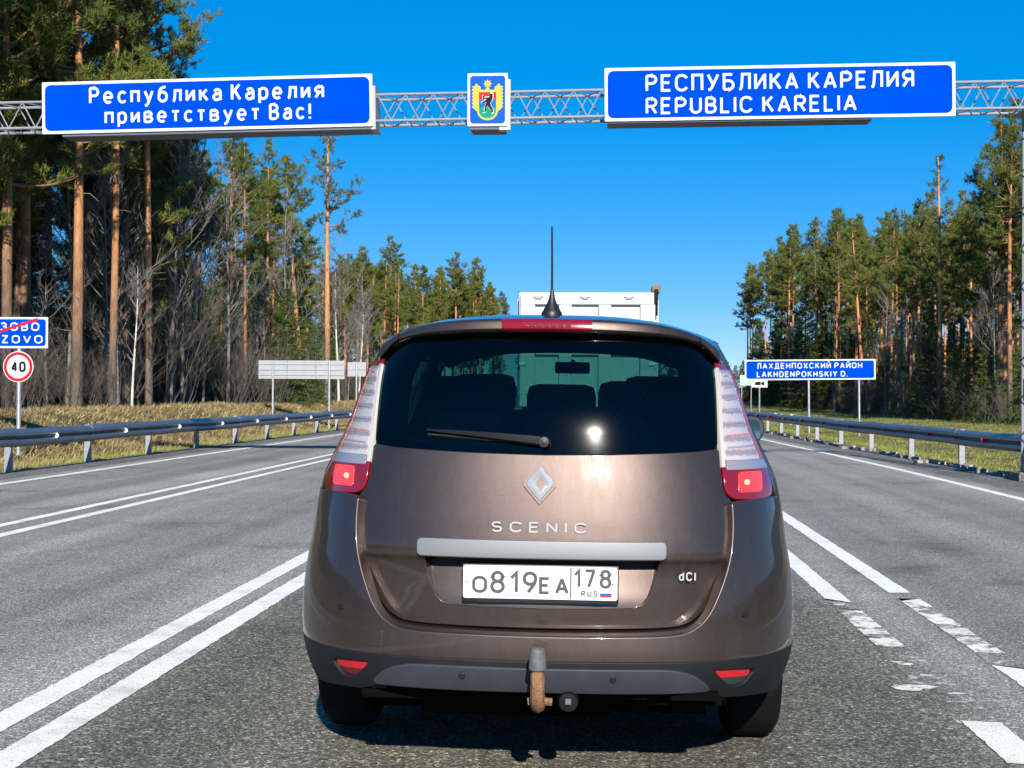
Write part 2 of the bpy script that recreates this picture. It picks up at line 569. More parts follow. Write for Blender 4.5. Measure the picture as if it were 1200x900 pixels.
M['green_grass'] = make_leafy('green_grass', [(0.25, (0.08, 0.105, 0.022)), (0.5, (0.17, 0.205, 0.035)), (0.68, (0.25, 0.27, 0.055)), (0.85, (0.38, 0.34, 0.13))], 0.9, 0.15, 0.5)
M['car_paint'] = make_paint('car_paint', (0.060, 0.041, 0.034), 0.75, 0.42)
M['plastic'] = simple('bumper_plastic', (0.007, 0.0075, 0.010), 0.62, spec=0.25, var=0.25, vscale=9)
M['plastic_grey'] = simple('diffuser_plastic', (0.026, 0.028, 0.037), 0.55, spec=0.3, var=0.18, vscale=8)
M['rubber'] = simple('tyre_rubber', (0.006, 0.006, 0.0065), 0.9, var=0.3, vscale=20, spec=0.1)
M['black'] = simple('black_trim', (0.008, 0.008, 0.009), 0.45)
M['void'] = simple('underbody', (0.003, 0.003, 0.003), 0.95, spec=0.03)
M['frit'] = simple('glass_frit', (0.0035, 0.004, 0.006), 0.05, coat=0.5)
M['chrome'] = simple('chrome', (0.82, 0.83, 0.85), 0.12, 1.0)
M['mirror'] = simple('mirror_glass', (0.10, 0.24, 0.40), 0.03, 1.0)  # blue of the reflected sky is put into the glass colour
M['chrome_satin'] = simple('satin_chrome', (0.50, 0.50, 0.51), 0.28, 0.5)
M['alu'] = simple('brushed_aluminium', (0.17, 0.175, 0.185), 0.5, 0.35)
M['plate'] = simple('plate_white', (0.58, 0.58, 0.57), 0.5, var=0.06, vscale=30, spec=0.2)
M['plate_ink'] = simple('plate_ink', (0.05, 0.05, 0.055), 0.5)
M['rust'] = simple('rusty_steel', (0.23, 0.125, 0.055), 0.85, 0.1, var=0.4, vscale=40, bump=0.4, bscale=120)
M['rubber_cap'] = simple('rubber_cap', (0.085, 0.088, 0.092), 0.65, var=0.3, vscale=50)
M['lens_red'] = make_lens('lens_red', (0.17, 0.0025, 0.006), 0.1)
M['reflector_bright'] = make_lens('reflector_bright', (0.42, 0.008, 0.018), 0.12)
M['lens_dark'] = make_lens('lens_dark_red', (0.08, 0.003, 0.006), 0.12)
M['lens_clear'] = make_lens('lens_clear', (0.40, 0.345, 0.35), 0.16, grid=110)
def band_lens(m, lo, hi):
    n, l = m.node_tree.nodes, m.node_tree.links
    b = n['Principled BSDF']
    tc = n.new('ShaderNodeTexCoord')
    wv = n.new('ShaderNodeTexWave')
    wv.bands_direction = 'Z'
    wv.inputs['Scale'].default_value = 6.5
    wv.inputs['Distortion'].default_value = 1.2
    wv.inputs['Detail'].default_value = 3
    wv.inputs['Detail Scale'].default_value = 9
    l.new(tc.outputs['Object'], wv.inputs['Vector'])
    r = ramp(n, [(0.1, lo), (0.6, hi)])
    l.new(wv.outputs['Fac'], r.inputs[0])
    l.new(r.outputs[0], b.inputs['Base Color'])
band_lens(M['lens_clear'], (0.25, 0.20, 0.205), (0.44, 0.385, 0.39))
M['lens_pink'] = make_lens('lens_pink', (0.30, 0.06, 0.07), 0.15, grid=110)
M['lens_facet'] = make_lens('lens_facet', (0.27, 0.235, 0.245), 0.15)
M['lens_pale'] = make_lens('lens_pale', (0.46, 0.43, 0.38), 0.2)
M['lens_grey'] = make_lens('lens_grey', (0.20, 0.20, 0.24), 0.12)
M['lens_lit'] = make_lens('lens_lit', (0.30, 0.004, 0.006), 0.2, emit=0.75, grid=120, ecol=(1.0, 0.06, 0.03))
M['bulb_lit'] = make_lens('bulb_lit', (0.5, 0.05, 0.03), 0.2, emit=1.3, ecol=(1.0, 0.35, 0.22))
M['lens_orange'] = make_lens('lens_orange', (0.50, 0.20, 0.13), 0.2)
M['glass_rear'] = make_glass('rear_glass', (0.042, 0.155, 0.135), rough=0.014, dirt=0.03, ior=1.45)
M['glass_side'] = make_glass('side_glass', (0.10, 0.20, 0.20))
M['glass_front'] = make_glass('windscreen_glass', (0.72, 0.92, 0.86))
M['interior'] = simple('interior_cloth', (0.012, 0.013, 0.016), 0.9)
M['interior_grey'] = simple('interior_grey', (0.03, 0.035, 0.04), 0.8)
M['truck_white'] = simple('truck_white', (0.44, 0.45, 0.46), 0.5, var=0.10, vscale=2.5)
M['alloy'] = simple('alloy_rim', (0.45, 0.46, 0.47), 0.35, 0.8)

# ------------------------------------------------------------------ mesh helpers
class MB:
    def __init__(self):
        self.v, self.f = [], []

    def add(self, vs, fs):
        k = len(self.v)
        self.v += [tuple(p) for p in vs]
        self.f += [tuple(i + k for i in f) for f in fs]
        return self

    def box(self, x0, x1, y0, y1, z0, z1, bev=0.0):
        if bev <= 0:
            vs = [(x, y, z) for z in (z0, z1) for y in (y0, y1) for x in (x0, x1)]
            fs = [(0, 2, 3, 1), (4, 5, 7, 6), (0, 1, 5, 4), (1, 3, 7, 5), (3, 2, 6, 7), (2, 0, 4, 6)]
            return self.add(vs, fs)
        bm = bmesh.new()
        bmesh.ops.create_cube(bm, size=1.0)
        for p in bm.verts:
            p.co = Vector(((x0 + x1) / 2 + p.co.x * (x1 - x0), (y0 + y1) / 2 + p.co.y * (y1 - y0), (z0 + z1) / 2 + p.co.z * (z1 - z0)))
        bmesh.ops.bevel(bm, geom=bm.edges[:], offset=bev, segments=2, affect='EDGES', profile=0.6)
        bm.verts.index_update()
        self.add([p.co[:] for p in bm.verts], [[p.index for p in f.verts] for f in bm.faces])
        bm.free()
        return self

    def tube(self, pts, rad, sides=8, cap=True):
        pts = [Vector(p) for p in pts]
        if not hasattr(rad, '__len__'):
            rad = [rad] * len(pts)
        k0 = len(self.v)
        up = Vector((0, 0, 1))
        ref = None
        for i, p in enumerate(pts):
            d = (pts[min(i + 1, len(pts) - 1)] - pts[max(i - 1, 0)]).normalized()
            if ref is None:
                ref = up if abs(d.z) < 0.9 else Vector((1, 0, 0))
            a = d.cross(ref).normalized()
            b = a.cross(d).normalized()
            ref = b
            for s in range(sides):
                t = 2 * math.pi * s / sides
                self.v.append(tuple(p + (a * math.cos(t) + b * math.sin(t)) * rad[i]))
        for i in range(len(pts) - 1):
            for s in range(sides):
                s2 = (s + 1) % sides
                self.f.append((k0 + i * sides + s, k0 + i * sides + s2, k0 + (i + 1) * sides + s2, k0 + (i + 1) * sides + s))
        if cap:
            self.f.append(tuple(k0 + s for s in range(sides))[::-1])
            e = k0 + (len(pts) - 1) * sides
            self.f.append(tuple(e + s for s in range(sides)))
        return self

    def prism(self, poly, y0, y1):
        """polygon in (x, z), extruded along y"""
        n = len(poly)
        vs = [(x, y0, z) for x, z in poly] + [(x, y1, z) for x, z in poly]
        fs = [tuple(range(n)), tuple(range(2 * n - 1, n - 1, -1))]
        fs += [(i, i + n, (i + 1) % n + n, (i + 1) % n) for i in range(n)]
        return self.add(vs, fs)

    def lathe(self, prof, n=24, axis='z', origin=(0, 0, 0)):
        """prof: list of (r, h)"""
        k = len(self.v)
        ox, oy, oz = origin
        for r, h in prof:
            for s in range(n):
                t = 2 * math.pi * s / n
                a, b = r * math.cos(t), r * math.sin(t)
                self.v.append({'z': (ox + a, oy + b, oz + h), 'x': (ox + h, oy + a, oz + b), 'y': (ox + a, oy + h, oz + b)}[axis])
        for i in range(len(prof) - 1):
            for s in range(n):
                s2 = (s + 1) % n
                self.f.append((k + i * n + s, k + i * n + s2, k + (i + 1) * n + s2, k + (i + 1) * n + s))
        if prof[0][0] > 1e-6:
            self.f.append(tuple(k + s for s in range(n))[::-1])
        if prof[-1][0] > 1e-6:
            e = k + (len(prof) - 1) * n
            self.f.append(tuple(e + s for s in range(n)))
        return self

    def sweep(self, prof, path, close=False):
        """prof: (side offset, height); path: (x, y, z) in ground plane order"""
        k = len(self.v)
        n = len(prof)
        P = [Vector(p) for p in path]
        for i, p in enumerate(P):
            d = (P[min(i + 1, len(P) - 1)] - P[max(i - 1, 0)])
            d.z = 0
            d.normalize()
            nx = Vector((d.y, -d.x, 0))
            for s, h in prof:
                self.v.append(tuple(p + nx * s + Vector((0, 0, h))))
        m = n if close else n - 1
        for i in range(len(P) - 1):
            for s in range(m):
                s2 = (s + 1) % n
                self.f.append((k + i * n + s, k + i * n + s2, k + (i + 1) * n + s2, k + (i + 1) * n + s))
        if close:
            self.f.append(tuple(k + s for s in range(n)))
            e = k + (len(P) - 1) * n
            self.f.append(tuple(e + s for s in range(n))[::-1])
        return self

    def mesh(self, name, mat, smooth=False):
        me = bpy.data.meshes.new(name)
        me.from_pydata(self.v, [], self.f)
        if mat is not None:
            me.materials.append(M[mat] if isinstance(mat, str) else mat)
        if smooth:
            me.shade_smooth()
            if smooth != 'all':
                try:
                    me.set_sharp_from_angle(angle=R(38))
                except Exception:
                    pass
        me.update()
        return me

    def build(self, name, mat, parent=None, smooth=False, loc=None, rot=None):
        bmx = bmesh.new()
        me = self.mesh(name, mat, False)
        bmx.from_mesh(me)
        bmesh.ops.recalc_face_normals(bmx, faces=bmx.faces[:])
        bmx.to_mesh(me)
        bmx.free()
        if smooth:
            me.shade_smooth()
            if smooth != 'all':
                me.set_sharp_from_angle(angle=R(38))
        return put(name, me, parent, loc, rot)


def put(name, me, parent=None, loc=None, rot=None):
    o = bpy.data.objects.new(name, me)
    C.objects.link(o)
    if parent is not None:
        o.parent = parent
    if loc is not None:
        o.location = loc
    if rot is not None:
        o.rotation_euler = rot
    return o


def tag(o, label=None, cat=None, group=None, kind=None):
    if label:
        o['label'] = label
    if cat:
        o['category'] = cat
    if group:
        o['group'] = group
    if kind:
        o['kind'] = kind
    return o


def thing(name, label, cat, loc=(0, 0, 0), rot=(0, 0, 0), group=None):
    o = bpy.data.objects.new(name, None)
    o.empty_display_size = 0.2
    C.objects.link(o)
    o.location = loc
    o.rotation_euler = rot
    return tag(o, label, cat, group)


def copy_tree(root, children, loc, rot, scale=(1, 1, 1)):
    r = root.copy()
    C.objects.link(r)
    r.location, r.rotation_euler, r.scale = loc, rot, scale
    for ch in children:
        c = ch.copy()
        C.objects.link(c)
        c.parent = r
    return r


def lerp_tab(tab):
    xs = np.array([a for a, _ in tab])
    ys = np.array([b for _, b in tab])
    return lambda x: float(np.interp(x, xs, ys))


def smooth_tab(tab):
    """monotone-ish cubic through the table (Catmull-Rom with limited tangents)"""
    xs = np.array([a for a, _ in tab], float)
    ys = np.array([b for _, b in tab], float)
    d = np.diff(ys) / np.diff(xs)
    m = np.zeros(len(xs))
    m[0], m[-1] = d[0], d[-1]
    for i in range(1, len(xs) - 1):
        h0, h1 = xs[i] - xs[i - 1], xs[i + 1] - xs[i]
        m[i] = (d[i - 1] * h1 + d[i] * h0) / (h0 + h1)
    def f(x):
        x = min(max(x, xs[0]), xs[-1])
        i = min(max(int(np.searchsorted(xs, x)) - 1, 0), len(xs) - 2)
        h = xs[i + 1] - xs[i]
        t = (x - xs[i]) / h
        return float((2 * t**3 - 3 * t**2 + 1) * ys[i] + (t**3 - 2 * t**2 + t) * h * m[i] + (-2 * t**3 + 3 * t**2) * ys[i + 1] + (t**3 - t**2) * h * m[i + 1])
    return f


# ------------------------------------------------------------------ stroke lettering (road-sign alphabet)
def arc(cx, cy, rx, ry, a0, a1, n=14):
    return [(cx + rx * math.cos(R(a0 + (a1 - a0) * i / n)), cy + ry * math.sin(R(a0 + (a1 - a0) * i / n))) for i in range(n + 1)]


def oval(w, y0, y1, n=28):
    r = w / 2
    k = min(r, (y1 - y0) / 2)
    p = arc(r, y1 - k, r, k, 0, 180, n // 2) + arc(r, y0 + k, r, k, 180, 360, n // 2)
    return p + [p[0]]


def scale_y(strokes, s, sx=1.0):
    return [[(x * sx, y * s) for x, y in st] for st in strokes]


G = {}
G['Р'] = G['P'] = [[(0, 0), (0, 1)], [(0, 1), (.28, 1)] + arc(.28, .74, .26, .26, 90, -90) + [(0, .48)]]
G['Е'] = G['E'] = [[(.48, 1), (0, 1), (0, 0), (.48, 0)], [(0, .52), (.42, .52)]]
G['С'] = G['C'] = [arc(.32, .66, .32, .34, 25, 180) + arc(.32, .34, .32, .34, 180, 335)]
G['П'] = [[(0, 0), (0, 1), (.54, 1), (.54, 0)]]
G['У'] = [[(0, 1), (.29, .36)], [(.58, 1), (.22, .14), (.14, .03), (.02, 0)]]
G['Y'] = [[(0, 1), (.29, .44)], [(.58, 1), (.29, .44), (.29, 0)]]
G['Б'] = [[(.48, 1), (0, 1), (0, 0)], [(0, 0), (.28, 0)] + arc(.28, .29, .26, .29, -90, 90) + [(0, .58)]]
G['Л'] = [[(-.03, 0), (.05, .03), (.095, .15), (.125, .5), (.145, 1), (.56, 1), (.56, 0)]]
G['И'] = [[(0, 1), (0, 0)], [(0, .04), (.54, .96)], [(.54, 1), (.54, 0)]]
G['Й'] = G['И'] + [arc(.27, 1.34, .14, .12, 190, 350, 8)]
G['N'] = [[(0, 0), (0, 1)], [(0, .96), (.54, .04)], [(.54, 0), (.54, 1)]]
G['К'] = G['K'] = [[(0, 0), (0, 1)], [(.5, 1), (.03, .42)], [(.18, .60), (.54, 0)]]
G['А'] = G['A'] = [[(0, 0), (.31, 1)], [(.62, 0), (.31, 1)], [(.12, .30), (.50, .30)]]
G['R'] = G['P'] + [[(.26, .48), (.54, 0)]]
G['Я'] = [[(.54 - x, y) for x, y in st] for st in G['R']]
G['U'] = [[(0, 1), (0, .27)] + arc(.27, .27, .27, .27, 180, 360) + [(.54, 1)]]
G['В'] = G['B'] = [[(0, -.0), (0, 1)], [(0, 1), (.27, 1)] + arc(.27, .76, .22, .24, 90, -90) + [(0, .52)], [(.2, .52), (.27, .52)] + arc(.27, .26, .26, .26, 90, -90) + [(0, 0)]]
G['L'] = [[(0, 1), (0, 0), (.44, 0)]]
G['I'] = [[(0, 0), (0, 1)]]
G['Х'] = G['X'] = [[(0, 0), (.56, 1)], [(0, 1), (.56, 0)]]
G['Д'] = [[(0, -.2), (0, 0), (.66, 0), (.66, -.2)], [(.10, 0), (.17, .2), (.2, 1), (.56, 1), (.56, 0)]]
G['Н'] = G['H'] = [[(0, 0), (0, 1)], [(.54, 0), (.54, 1)], [(0, .5), (.54, .5)]]
G['О'] = G['O'] = [oval(.62, 0, 1)]
G['З'] = [arc(.25, .75, .24, .25, 150, -80) + [(.2, .51)], [(.2, .51)] + arc(.25, .26, .27, .26, 80, -155)]
G['Z'] = [[(0, 1), (.52, 1)], [(.47, .98), (.03, .02)], [(0, 0), (.52, 0)]]
G['D'] = [[(0, 0), (0, 1)], [(0, 1), (.24, 1)] + arc(.24, .66, .32, .34, 90, 0) + arc(.24, .34, .32, .34, 0, -90) + [(0, 0)]]
G['V'] = [[(0, 1), (.3, 0)], [(.6, 1), (.3, 0)]]
G['S'] = [arc(.27, .745, .255, .255, 25, 250) + arc(.27, .255, .275, .255, 75, -155)]
G['Т'] = G['T'] = [[(0, 1), (.54, 1)], [(.27, 1), (.27, 0)]]
G['.'] = [[(0, -.05), (0, .08)]]
G['!'] = [[(0, .27), (0, 1)], [(0, -.05), (0, .08)]]
X = .70
G['п'] = scale_y(G['П'], X, .88)
G['л'] = scale_y(G['Л'], X, .88)
G['и'] = scale_y(G['И'], X, .88)
G['к'] = scale_y(G['К'], X, .9)
G['в'] = scale_y(G['В'], X, .95)
G['т'] = scale_y(G['Т'], X, .88)
G['я'] = scale_y(G['Я'], X, .92)
G['с'] = [arc(.26, .35, .26, .35, 42, 318)]
G['е'] = [[(.03, .34), (.55, .34)], arc(.26, .35, .26, .35, -4, 312, 20)]
G['у'] = [[(0, X), (.26, .1)], [(.52, X), (.2, -.14), (.12, -.24), (.0, -.26)]]
G['б'] = [oval(.52, 0, .62), [(.0, .34), (.03, .66), (.14, .86), (.46, .98)]]
G['а'] = [arc(.25, .47, .21, .23, 155, 0, 10) + [(.46, -.02)], [(.46, .40), (.2, .40)] + arc(.2, .2, .2, .2, 90, 270, 10) + [(.28, .0), (.46, .12)]]
G['р'] = [[(0, -.28), (0, X)], [(x + .0, y) for x, y in oval(.50, 0, X)]]
G['0'] = [oval(.54, 0, 1)]
G['1'] = [[(0, .72), (.24, 1), (.24, 0)]]
G['4'] = [[(.40, 0), (.40, 1)], [(.38, .98), (.0, .27)], [(-.05, .27), (.56, .27)]]
G['7'] = [[(0, 1), (.56, 1)], [(.5, .98), (.2, 0)]]
G['8'] = [[(x + .03, y) for x, y in oval(.46, .54, 1)], oval(.52, 0, .54)]
G['9'] = [oval(.52, .42, 1), [(.52, .68), (.46, .44), (.18, 0)]]
G['d'] = [oval(.46, 0, X), [(.46, 0), (.46, 1)]]
G[' '] = []


def ribbon(mb, pts, t, z0, depth=0.0):
    """flat stroke of width t in the x-z plane, facing -y at y = z0; depth > 0 gives it sides"""
    P = [Vector((p[0], p[1])) for p in pts]
    closed = (P[0] - P[-1]).length < 1e-6 and len(P) > 3
    if closed:
        P = P[:-1]
    n = len(P)
    Lft, Rgt = [], []
    for i in range(n):
        a = P[i - 1] if (i > 0 or closed) else None
        b = P[(i + 1) % n] if (i < n - 1 or closed) else None
        d0 = (P[i] - a).normalized() if a is not None else None
        d1 = (b - P[i]).normalized() if b is not None else None
        if d0 is None:
            d0 = d1
        if d1 is None:
            d1 = d0
        n0, n1 = Vector((-d0.y, d0.x)), Vector((-d1.y, d1.x))
        nn = n0 + n1
        if nn.length < 1e-4:
            nn = n0
        nn.normalize()
        k = min(1.0 / max(0.35, nn.dot(n0)), 2.2) * t / 2
        Lft.append(P[i] + nn * k)
        Rgt.append(P[i] - nn * k)
    k0 = len(mb.v)
    for q in Lft + Rgt:
        mb.v.append((q.x, z0, q.y))
    m = n if closed else n - 1
    for i in range(m):
        j = (i + 1) % n
        mb.f.append((k0 + i, k0 + j, k0 + n + j, k0 + n + i))
    if depth > 0:
        k1 = len(mb.v)
        for q in Lft + Rgt:
            mb.v.append((q.x, z0 + depth, q.y))
        for i in range(m):
            j = (i + 1) % n
            mb.f.append((k0 + i, k1 + i, k1 + j, k0 + j))
            mb.f.append((k0 + n + i, k0 + n + j, k1 + n + j, k1 + n + i))
        if not closed:
            for i in (0, n - 1):
                mb.f.append((k0 + i, k0 + n + i, k1 + n + i, k1 + i))


def lettering(text, h, width=None, stroke=0.15, track=0.22, x0=0.0, z0=0.0, y=0.0, sx=1.0, depth=0.0, step=0.0004, up=1.0, mb=None):
    """letters of cap height h starting at x0 on baseline z0; if width is given they are fitted to it"""
    mb = mb or MB()
    t = stroke
    adv, items = 0.0, []
    for ch in text:
        st = G[ch]
        if ch == ' ':
            adv += 0.36
            continue
        xs = [p[0] for s in st for p in s]
        items.append((adv - min(xs) * sx, st))
        adv += (max(xs) - min(xs)) * sx + t + track
    adv -= track
    kx = h if width is None else width / adv
    lay = 0
    for ax, st in items:
        for s in st:
            pts = [(x0 + (ax + px * sx + t / 2) * kx, z0 + h * (t / 2 + pz * (1 - t))) for px, pz in s]
            ribbon(mb, pts, t * h, y - step * lay, depth)
            lay = (lay + 1) % 4
    return mb


def write(root, name, text, h, width, stroke, track, x0, z0, y, mat, **kw):
    """one line of lettering, one object per word"""
    def adv(t):
        a = 0.0
        for ch in t:
            if ch == ' ':
                a += 0.36
                continue
            xs = [p[0] for s in G[ch] for p in s]
            a += max(xs) - min(xs) + stroke + track
        return a
    k = width / (adv(text) - track)
    pos = 0.0
    for w in text.split(' '):
        lettering(w, h, (adv(w) - track) * k, stroke, track, x0 + pos * k, z0, y, **kw).build(name, mat, root)
        pos += adv(w) + 0.36


def rrect(x0, x1, z0, z1, r, n=6):
    p = []
    for cx, cz, a in ((x1 - r, z1 - r, 0), (x0 + r, z1 - r, 90), (x0 + r, z0 + r, 180), (x1 - r, z0 + r, 270)):
        p += [(cx + r * math.cos(R(a + 90 * i / n)), cz + r * math.sin(R(a + 90 * i / n))) for i in range(n + 1)]
    return p


def facet(mb, poly, y):
    k = len(mb.v)
    mb.v += [(a, y, b) for a, b in poly]
    mb.f.append(tuple(range(k, k + len(poly))))
    return mb

# ------------------------------------------------------------------ ground, road, shoulders
edge_right = lerp_tab([(-60, 5.62), (22, 5.62), (28, 5.58), (36, 5.40), (48, 5.06), (70, 4.75), (120, 4.6), (900, 4.6)])
rail_right = smooth_tab([(-60, 7.35), (22, 7.33), (30.8, 7.16), (39.2, 6.84), (48, 6.64), (57, 6.52), (90, 6.42), (300, 6.4)])
EDGE_L, RAIL_L = -8.80, -9.98


def sstep(a, b, x):
    t = np.clip((x - a) / (b - a), 0, 1)
    return t * t * (3 - 2 * t)


def lump(x, y):
    return (np.sin(x * 0.9 + 1.3 * np.sin(y * 0.31)) * np.cos(y * 0.53 + 0.7 * np.sin(x * 0.5)) * 0.5 + np.sin(x * 2.3 + y * 1.1) * 0.22 + np.sin(y * 2.9 - x * 1.7) * 0.16)


def ground_z(x, y):
    x = np.asarray(x, float)
    y = np.asarray(y, float)
    left = -0.06 + 0.02 * sstep(-9.6, -10.4, x) + 0.93 * sstep(-10.9, -14.3, x) + 3.2 * sstep(-19, -60, x)
    right = -0.06 - 0.30 * sstep(7.6, 9.6, x) + 0.33 * sstep(11.0, 21.0, x) + 3.0 * sstep(26, 65, x) + 0.75 * sstep(120, 230, y) * sstep(9, 16, x)
    z = np.where(x < 0, left, right)
    am = np.where(x < 0, sstep(-10.8, -12.5, x), sstep(8.2, 10.5, x))
    z = z + lump(x, y) * 0.085 * am
    z = z + sstep(400, 1500, y) * 6.0 * (1 - 0.0 * x)
    return z


gx = np.unique(np.concatenate([np.linspace(-3000, -120, 8), np.linspace(-120, -30, 16), np.linspace(-30, -9.4, 52), np.linspace(-9.4, 7.4, 5), np.linspace(7.4, 34, 48), np.linspace(34, 120, 16), np.linspace(120, 3000, 8)]))
gy = np.unique(np.concatenate([np.linspace(-1500, -60, 8), np.linspace(-60, 16, 24), np.linspace(16, 110, 150), np.linspace(110, 260, 80), np.linspace(260, 700, 20), np.linspace(700, 6000, 10)]))
GX, GY = np.meshgrid(gx, gy)
GZ = ground_z(GX, GY)
nx_ = len(gx)
vs = np.stack([GX.ravel(), GY.ravel(), GZ.ravel()], 1).tolist()
fs = [(j * nx_ + i, j * nx_ + i + 1, (j + 1) * nx_ + i + 1, (j + 1) * nx_ + i) for j in range(len(gy) - 1) for i in range(nx_ - 1)]
ground = MB().add(vs, fs).build('ground', 'ground', smooth='all')
tag(ground, kind='structure')

ys_ = [-60, -20, 0, 10, 16, 20, 22, 25, 28, 32, 36, 40, 44, 48, 54, 60, 70, 90, 120, 200, 400, 900]


def strip(name, mat, xl, xr, z, ys=ys_, jag=0.0, thick=None):
    mb = MB()
    yy = ys
    if jag:
        yy = list(np.arange(-20, 140, 0.35)) + [160, 220, 400]
    rr = np.random.default_rng(len(name))
    for y in yy:
        a = xl(y) + (rr.normal() * jag if jag else 0)
        b = xr(y) + (rr.normal() * jag if jag else 0)
        mb.v += [(a, y, z), (b, y, z)]
    mb.f = [(2 * i, 2 * i + 1, 2 * i + 3, 2 * i + 2) for i in range(len(yy) - 1)]
    return mb.build(name, mat)


tag(strip('road', 'asphalt', lambda y: EDGE_L - 0.42, lambda y: edge_right(y) + 0.42, 0.0), kind='structure')
tag(strip('road_shoulder', 'gravel', lambda y: -10.55, lambda y: EDGE_L - 0.3, -0.018, jag=0.09), kind='structure')
tag(strip('road_shoulder', 'gravel', lambda y: edge_right(y) + 0.3, lambda y: rail_right(y) + 0.35, -0.018, jag=0.07), kind='structure')


# ------------------------------------------------------------------ painted markings
def marking(x0, x1, y0, y1, mat='paint', jag=0.0028, ends=0.05, xfun=None, step=0.045, name='road_marking', zz=0.004):
    mb = MB()
    zz = 0.0015 if mat == 'paint_ghost' else zz
    n = max(3, int((y1 - y0) / (step if y1 < 30 else step * 4)))
    if y1 - y0 > 60:
        n = int((y1 - y0) / 0.8)
    rr = np.random.default_rng(int(abs(x0) * 1000 + y0 * 10))
    for i in range(n + 1):
        y = y0 + (y1 - y0) * i / n
        off = xfun(y) if xfun else 0.0
        ya = yb = y
        if i in (0, n):
            ya, yb = y + rr.normal() * ends, y + rr.normal() * ends
        mb.v += [(x0 + off + rr.normal() * jag, ya, zz), (x1 + off + rr.normal() * jag, yb, zz)]
    mb.f = [(2 * i, 2 * i + 1, 2 * i + 3, 2 * i + 2) for i in range(n)]
    return tag(mb.build(name, mat), kind='structure')


marking(-2.525, -2.375, -10, 14, ends=0)
marking(-2.525, -2.375, 14.0, 220, ends=0)
marking(-2.245, -2.095, -10, 14, ends=0)
marking(-2.245, -2.095, 14.0, 220, ends=0)
marking(-6.14, -6.0, 6, 40, ends=0)
marking(-6.14, -6.0, 40, 220, ends=0)
marking(-5.72, -5.58, 6, 40, ends=0)
marking(-5.72, -5.58, 40, 220, ends=0)
marking(EDGE_L - 0.08, EDGE_L + 0.08, 6, 60, ends=0)
marking(EDGE_L - 0.08, EDGE_L + 0.08, 60, 260, ends=0)
marking(-0.08, 0.08, 6, 48, xfun=edge_right, ends=0)
marking(-0.08, 0.08, 48, 260, xfun=edge_right, ends=0)
# worn double line right of the lane
marking(1.98, 2.13, 10.38, 26, ends=0.06)
marking(1.98, 2.13, 7.95, 10.12, mat='paint_worn', ends=0.10)
marking(1.97, 2.14, 7.62, 7.93, mat='paint_ghost', ends=0.04)
marking(1.97, 2.14, 5.6, 7.58, ends=0.05)
marking(1.97, 2.13, 4.6, 5.5, ends=0.05)
marking(1.49, 1.64, 9.92, 26, ends=0.06)
marking(1.49, 1.64, 8.12, 9.55, mat='paint_worn', ends=0.08)
marking(1.48, 1.66, 6.34, 8.08, mat='paint_ghost', ends=0.06)
marking(1.49, 1.64, 9.58, 9.88, mat='paint_ghost', ends=0.03)
marking(1.50, 1.66, 5.58, 6.30, ends=0.03)
for (x, y, w, d) in ((1.53, 7.62, 0.15, 0.10), (1.58, 7.30, 0.06, 0.07), (1.44, 6.98, 0.22, 0.13), (1.60, 6.86, 0.12, 0.05), (1.56, 9.72, 0.10, 0.10)):
    mb = MB()
    rr = np.random.default_rng(int(y * 100))
    pts = [(x + w / 2 * (1 + 0.35 * rr.normal()) * math.cos(a), y + d / 2 * (1 + 0.35 * rr.normal()) * math.sin(a), 0.0045) for a in np.linspace(0, 6.28, 15)[:-1]]
    mb.add(pts, [tuple(range(14))])
    tag(mb.build('road_marking', 'paint_worn'), kind='structure')

# crumbled asphalt lip along the right shoulder
lipr = np.random.default_rng(4)
for y in np.arange(25, 58, 1.5):
    mb = MB()
    for k in range(5):
        s = lipr.uniform(0.03, 0.09)
        cx, cy = rail_right(y) - 0.12 + lipr.normal() * 0.10, y + lipr.uniform(-0.75, 0.75)
        pts = [(cx + s * math.cos(a) * lipr.uniform(.7, 1.6), cy + s * 2.2 * math.sin(a), -0.02) for a in np.linspace(0, 6.28, 7)[:-1]]
        top = [(px, py, 0.03 + lipr.uniform(0, .03)) for px, py, _ in pts]
        mb.add(pts + top, [tuple(range(6, 12))] + [(i, (i + 1) % 6, 6 + (i + 1) % 6, 6 + i) for i in range(6)])
    tag(mb.build('asphalt_crumbs', 'asphalt'), label='dark crumbled asphalt lumps along the foot of the right guardrail', group='crumbled asphalt by the rail', cat='rubble', kind='stuff')

# ------------------------------------------------------------------ guardrails
WPROF = [(0.0, 0.155), (0.018, 0.150), (0.030, 0.135), (0.070, 0.105), (0.080, 0.085), (0.080, 0.055), (0.070, 0.035), (0.012, 0.012), (0.005, 0.0), (0.012, -0.012), (0.070, -0.035), (0.080, -0.055), (0.080, -0.085), (0.070, -0.105), (0.030, -0.135), (0.018, -0.150), (0.0, -0.155)]
WFULL = WPROF + [(s - 0.004, h * 0.985) for s, h in reversed(WPROF)]


